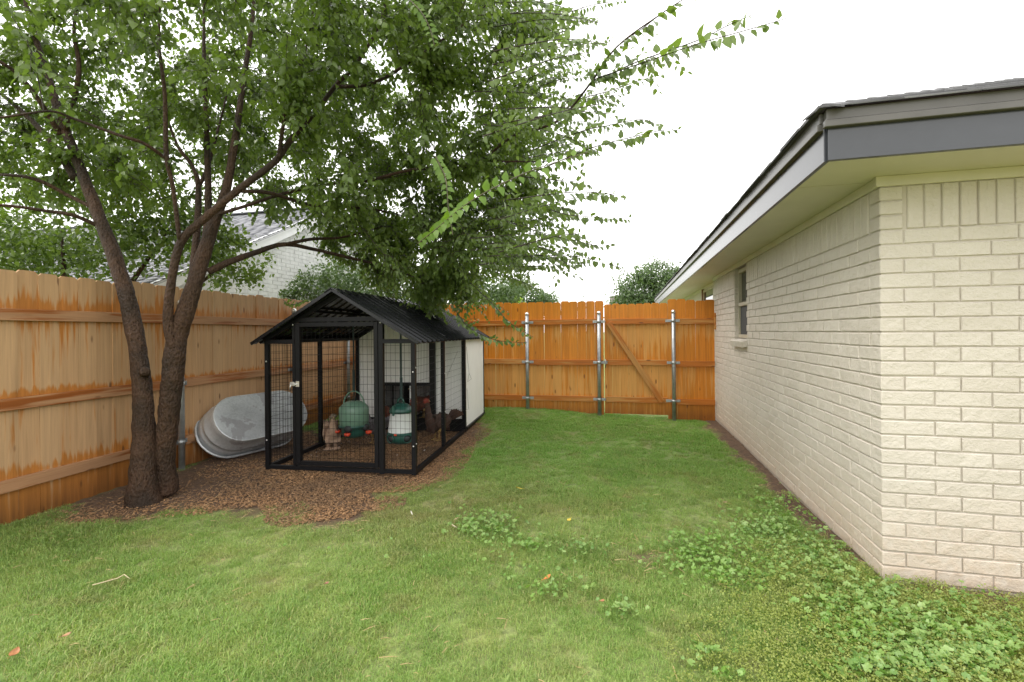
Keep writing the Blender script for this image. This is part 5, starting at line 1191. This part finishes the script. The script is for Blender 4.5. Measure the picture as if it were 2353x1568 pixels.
vis = (np.abs(X_) < Y_ * 1.18 + 0.3) & (kf > 0.02) & (kb < 0.25)
keep = vis & (RNG.random(len(X_)) < la ** 1.1)
X_, Y_, la = X_[keep], Y_[keep], la[keep]; n = len(X_); print('grass clumps', n)
tall = (vnoise(X_, Y_, 2.6, 31) > 0.35) | (RNG.random(n) < 0.10)
idx = np.where(tall & (RNG.random(n) < 0.5), RNG.integers(4, 6, n), RNG.integers(0, 4, n))
scl = RNG.uniform(0.75, 1.2, n) * (0.82 + 0.22 * np.clip(vnoise(X_, Y_, 5, 12), -1, 1)) * (0.55 + 0.45 * la)
rots = np.stack([RNG.uniform(-0.12, 0.12, n), RNG.uniform(-0.12, 0.12, n), RNG.uniform(0, 6.28, n)], 1)
scatter('lawn_grass', np.stack([X_, Y_, gh(X_, Y_) - 0.016], 1), rots, scl, idx, clumps, 'short green lawn grass covering the yard', 'grass')
# wood chips
def chip(seed):
    r = random.Random(seed); L_, W_, T_ = r.uniform(0.012, 0.034), r.uniform(0.004, 0.010), r.uniform(0.002, 0.004); mb = MB(); mb.box((0, 0, 0), (L_, W_, T_))
    mb.v = [(x + r.uniform(-.002, .002), y + r.uniform(-.0015, .0015), z + r.uniform(-.001, .001)) for x, y, z in mb.v]
    V_ = np.array(mb.v); return bpy.data.objects.new('chip', np_mesh('chip', V_, np.array(mb.f), M_CHIP, False, np.full(8, r.random())))
chips = [chip(i) for i in range(12)]
bb0, bb1 = MUL.min(0), MUL.max(0); x_, y_ = jitter_grid(bb0[0] - 0.4, bb1[0] + 0.4, bb0[1] - 0.3, bb1[1] + 0.3, 5600)
inm = in_poly(x_, y_, MUL) | (poly_dist(x_, y_, MUL) < 0.10 + 0.08 * vnoise(x_, y_, 9, 3))
kf = (x_ - FL0.x) * FDIR.y - (y_ - FL0.y) * FDIR.x
dirt = vnoise(x_, y_, 3.1, 77) * 0.35 + np.clip((-2.2 - x_) * 1.3, -0.5, 0.8) * (y_ < 5.8)
keep = inm & (kf > 0.02) & (RNG.random(len(x_)) > np.clip(dirt + 0.15, 0, 0.96)); x_, y_ = x_[keep], y_[keep]; n = len(x_); print('chips', n)
scatter('wood_chips', np.stack([x_, y_, gh(x_, y_) - 0.016 + RNG.uniform(0, 0.012, n)], 1), np.stack([RNG.uniform(-0.5, 0.5, n), RNG.uniform(-0.5, 0.5, n), RNG.uniform(0, 6.28, n)], 1), RNG.uniform(0.45, 1.15, n), RNG.integers(0, 12, n), chips, 'brown wood chip mulch under the tree and round the coop', 'mulch')
# straw and dry grass flecks on bare rims
M_STRAW = leafmat('straw', (0.36, 0.24, 0.11), (0.52, 0.38, 0.20), (0.42, 0.28, 0.13), 0.6, 0.1)
def straw(seed):
    r = random.Random(seed); a_ = r.uniform(-0.6, 0.6); L_ = r.uniform(0.02, 0.06)
    V_ = np.array([(0, 0, 0), (0, 0.0018, 0.001), (L_ / 2, a_ * 0.012 + 0.0018, 0.004), (L_ / 2, a_ * 0.012, 0.003), (L_, a_ * 0.03, 0.001)])
    return bpy.data.objects.new('straw', np_mesh('straw', V_, np.array([(0, 1, 2), (0, 2, 3), (3, 2, 4)]), M_STRAW, False, np.full(5, r.random())))
straws = [straw(i) for i in range(6)]
x_, y_ = jitter_grid(-4.6, 4.2, 1.2, 9.0, 650); la = lawn_amount(x_, y_); kf = (x_ - FL0.x) * FDIR.y - (y_ - FL0.y) * FDIR.x; hd, _, _ = house_side(x_, y_)
rimw = np.where((la > 0.02) & (la < 0.97), 0.95, np.where(la >= 0.97, 0.05, 0.1)); keep = (RNG.random(len(x_)) < rimw) & (kf > 0.03) & (hd > 0.01); x_, y_ = x_[keep], y_[keep]; n = len(x_)
la = lawn_amount(x_, y_)
scatter('dry_thatch', np.stack([x_, y_, gh(x_, y_) + np.where(la > 0.9, 0.012, -0.008)], 1), np.stack([RNG.uniform(-0.3, 0.3, n), RNG.uniform(-0.4, 0.4, n), RNG.uniform(0, 6.28, n)], 1), RNG.uniform(0.6, 1.5, n), RNG.integers(0, 6, n), straws, 'dry straw coloured thatch scattered over lawn and soil', 'thatch')
# mallow weeds: round lobed leaves on short stalks
def mallow(seed, rad):
    r = random.Random(seed); n = 15; V_ = [(0, 0, 0.0)]; 
    for k in range(n):
        th = 0.35 + (2 * math.pi - 0.7) * k / (n - 1); lob = 1 - 0.20 * abs(math.cos(th * 2.5)); q = rad * lob * (1.0 if k % 2 else 0.86) * r.uniform(0.92, 1.05); V_.append((q * math.cos(th), q * math.sin(th), rad * (0.22 + 0.12 * math.cos(th * 6)) ))
    F_ = [(0, k + 1, k + 2) for k in range(n - 1)]; n0 = len(V_)
    V_ += [(0.0012, 0, 0), (-0.0012, 0, 0), (rad * 0.4, 0.002, -0.045)]; F_ += [(n0, n0 + 1, n0 + 2)]
    return bpy.data.objects.new('mallow_leaf', np_mesh('mallow_leaf', np.array(V_), np.array(F_), M_WEED, True, np.full(len(V_), r.random())))
mal = [mallow(i, r_) for i, r_ in enumerate((0.015, 0.018, 0.021, 0.016, 0.024, 0.012))]
wx, wy, ws = [], [], []
def patch(px, py, rx, ry, n, sc_=1.0):                # patch centre and half sizes in picture pixels, carried to the ground
    for k in range(int(n * 1.0)):
        q = RNG.normal(size=2) * 0.5; X, Y = px + q[0] * rx, py + q[1] * ry
        g = G(X, Y); wx.append(g.x); wy.append(g.y); ws.append(sc_ * RNG.uniform(0.5, 1.12))
for a_ in ((1120, 1212, 85, 38, 330, .9), (1215, 1255, 60, 20, 80, .9), (1330, 1262, 50, 16, 50, .9), (1270, 1355, 95, 40, 90, .9), (1200, 1300, 120, 25, 45, .8), (1430, 1405, 45, 25, 30, .9), (1480, 1165, 30, 15, 14, .9), (1620, 1510, 70, 30, 28, 1), (1680, 1560, 50, 20, 16, 1),
           (1600, 1265, 110, 48, 330, .9), (1640, 1300, 160, 30, 160, .9), (1760, 1215, 120, 80, 620, .9), (1880, 1280, 120, 60, 460, .95), (1700, 1330, 130, 30, 150, .9), (1970, 1385, 130, 60, 420, 1), (2080, 1460, 170, 60, 420, 1), (2180, 1400, 120, 40, 130, .9), (1780, 1160, 70, 25, 110, .85),
           (2160, 1530, 190, 50, 420, 1.1), (2270, 1490, 90, 60, 190, 1.05), (1950, 1460, 80, 30, 70, 1), (2330, 1450, 60, 50, 60, 1), (1990, 1540, 80, 30, 90, 1.1), (820, 1290, 500, 60, 16, .8), (130, 1240, 60, 14, 20, .8)):
    patch(*a_)
wx, wy, ws = np.array(wx), np.array(wy), np.array(ws); hd, _, _ = house_side(wx, wy); ok = hd > 0.03; wx, wy, ws = wx[ok], wy[ok], ws[ok]; n = len(wx)
scatter('mallow_weeds', np.stack([wx, wy, gh(wx, wy) + RNG.uniform(0.014, 0.042, n)], 1), np.stack([RNG.normal(0.15, 0.42, n), RNG.normal(0, 0.42, n), RNG.uniform(0, 6.28, n)], 1), ws, RNG.integers(0, 6, n), mal, 'patches of round lobed mallow leaves in the lawn by the brick house', 'weeds')
# spurge mat: tiny yellow-green leaves in the front right
M_SPURGE = leafmat('spurge_leaf', (0.21, 0.26, 0.06), (0.33, 0.36, 0.09), (0.26, 0.31, 0.06), 0.5, 0.3)
def sprig(seed):
    r = np.random.default_rng(seed); n = 46; p = np.stack([r.normal(0, 0.028, n), r.normal(0, 0.028, n), r.uniform(0.006, 0.034, n)], 1); xd = r.normal(size=(n, 3)) * np.array([1, 1, .5]); nr = r.normal(size=(n, 3)) * 0.4 + np.array([0, 0, 1.0])
    return bpy.data.objects.new('sprig', leaves_mesh('sprig', p, xd, nr, r.uniform(0.006, 0.011, n), M_SPURGE, r.random(n)))
spr = [sprig(i) for i in range(4)]
x_, y_ = jitter_grid(0.0, 3.3, 1.2, 4.2, 900); d_ = 0.8 * x_ - 0.75 * y_ + 0.35 * vnoise(x_, y_, 3.4, 55); hd, _, _ = house_side(x_, y_)
keep = (RNG.random(len(x_)) < np.clip((d_ + 1.1) / 1.0, 0, 1) * 0.75) & (hd > 0.05) & (x_ < y_ * 1.15 + 0.1); x_, y_ = x_[keep], y_[keep]; n = len(x_); print('sprigs', n)
scatter('spurge_mat', np.stack([x_, y_, gh(x_, y_) + 0.003], 1), np.stack([np.zeros(n), np.zeros(n), RNG.uniform(0, 6.28, n)], 1), RNG.uniform(0.8, 1.3, n), RNG.integers(0, 4, n), spr, 'yellow-green mat of tiny weed leaves in the front right lawn', 'weeds')

# ------------------------------------------------------------------ litter on the lawn
def fallen(px, py, size, col, label, curl=0.5):
    g = G(px, py); n = 9; mb = MB(); top = []; 
    for k in range(n + 1):
        t = k / n; w_ = 0.30 * math.sin(math.pi * min(1, t * 1.05)) ** 0.8 * (1 - 0.3 * t)
        for s in (-1, 0, 1): top.append(((t - 0.5) * size, s * w_ * size, size * curl * (abs(s) * 0.16 * (1 - t) + 0.5 * (t - 0.5) ** 2) + 0.001))
    m = len(top); vs = top + [(x, y, z - 0.0012) for x, y, z in top]; fs = []
    for k in range(n):
        for s in range(2):
            a_ = k * 3 + s; fs += [(a_, a_ + 1, a_ + 4, a_ + 3), (m + a_ + 3, m + a_ + 4, m + a_ + 1, m + a_)]
    mb.add(vs, fs, True); mb.tube([(size * 0.48, 0, 0.003), (size * 0.75, 0.01 * size, 0.006)], 0.0012, 5)
    o = mb.build('fallen_leaf', simple('dead_leaf', col, 0.6, 0, 0.3, 60)); o.location = (g.x, g.y, float(gh(g.x, g.y)) + 0.028); o.rotation_euler = (random.uniform(-.3, .3), random.uniform(-.3, .3), random.uniform(0, 6.28)); return tag(o, label, 'leaf', 'fallen leaves on the lawn')
fallen(1257, 1336, 0.050, (0.60, 0.20, 0.05), 'orange leaf on the grass beside small mallow leaves')
fallen(1193, 1131, 0.065, (0.65, 0.48, 0.03), 'yellow leaf on the lawn in front of the coop')
fallen(1307, 1202, 0.045, (0.60, 0.45, 0.05), 'small yellow leaf right of the nearer mallow patch')
fallen(30, 1518, 0.060, (0.38, 0.17, 0.07), 'curled brown leaf in the front left corner of the lawn', 1.0)
fallen(152, 1472, 0.035, (0.36, 0.20, 0.10), 'pale brown leaf scrap above the front left corner')
fallen(1665, 1163, 0.040, (0.45, 0.26, 0.16), 'reddish brown leaf near the wall side weeds')
fallen(750, 1357, 0.028, (0.36, 0.18, 0.12), 'small pinkish brown leaf in the middle of the left lawn')
fallen(1383, 1390, 0.03, (0.40, 0.18, 0.08), 'small brown leaf in the weeds near the lawn centre')
def stick(pts, r, col, label, nm='twig'):
    g = [G(*p) for p in pts]; o0 = g[0]; ps = [Vector((q.x - o0.x, q.y - o0.y, 0.03 + 0.006 * (i % 2))) for i, q in enumerate(g)]
    o = MB().tube(ps, [r] * (len(ps) - 1) + [r * 0.4], 6).build(nm, simple('dry_twig', col, 0.6)); o.location = (o0.x, o0.y, float(gh(o0.x, o0.y))); return tag(o, label, 'twig')
stick([(212, 1353), (240, 1348), (270, 1337), (285, 1331), (298, 1338)], 0.003, (0.55, 0.45, 0.28), 'pale bent dry twig lying on the left lawn')
stick([(1035, 1213), (1042, 1222), (1050, 1224)], 0.003, (0.55, 0.46, 0.34), 'short pale twig left of the mallow patch')
stick([(1044, 1205), (1060, 1198)], 0.003, (0.5, 0.35, 0.22), 'short brown twig above the mallow patch')
stick([(944, 1186), (947, 1195)], 0.006, (0.75, 0.72, 0.62), 'tiny white chip of bark on the grass before the coop')
sg = G(296, 1155)
mb = MB(); mb.ball((0, 0, 0.02), (0.024, 0.018, 0.028), None, 8); mb.v = [(x + random.uniform(-.004, .004), y + random.uniform(-.004, .004), z) for x, y, z in mb.v]
o = mb.build('stone', simple('pale_stone', (0.45, 0.38, 0.32), 0.8)); o.location = (sg.x, sg.y, -0.015); tag(o, 'small pale stone at the foot of the tree', 'stone')
mb = MB(); rf = random.Random(8)
for k in range(26):
    c_ = CPT(rf.uniform(0.15, 1.45), rf.uniform(0.1, 1.7), 0.012); a_ = rf.uniform(0, 6.28); l_ = rf.uniform(0.008, 0.022); d_ = Vector((math.cos(a_), math.sin(a_), 0)) * l_; e_ = Vector((-d_.y, d_.x, 0.1 * l_)) * 0.35
    mb.add([c_ - d_, c_ - e_ * 0.9 + Vector((0, 0, .003)), c_ + d_ + Vector((0, 0, .004)), c_ + e_ + Vector((0, 0, .004))], [(0, 1, 2), (0, 2, 3)])
tag(mb.build('feathers', simple('pale_feather', (0.62, 0.60, 0.56), 0.8)), 'small pale feathers scattered on the chips inside the coop', 'feathers', kind='stuff')
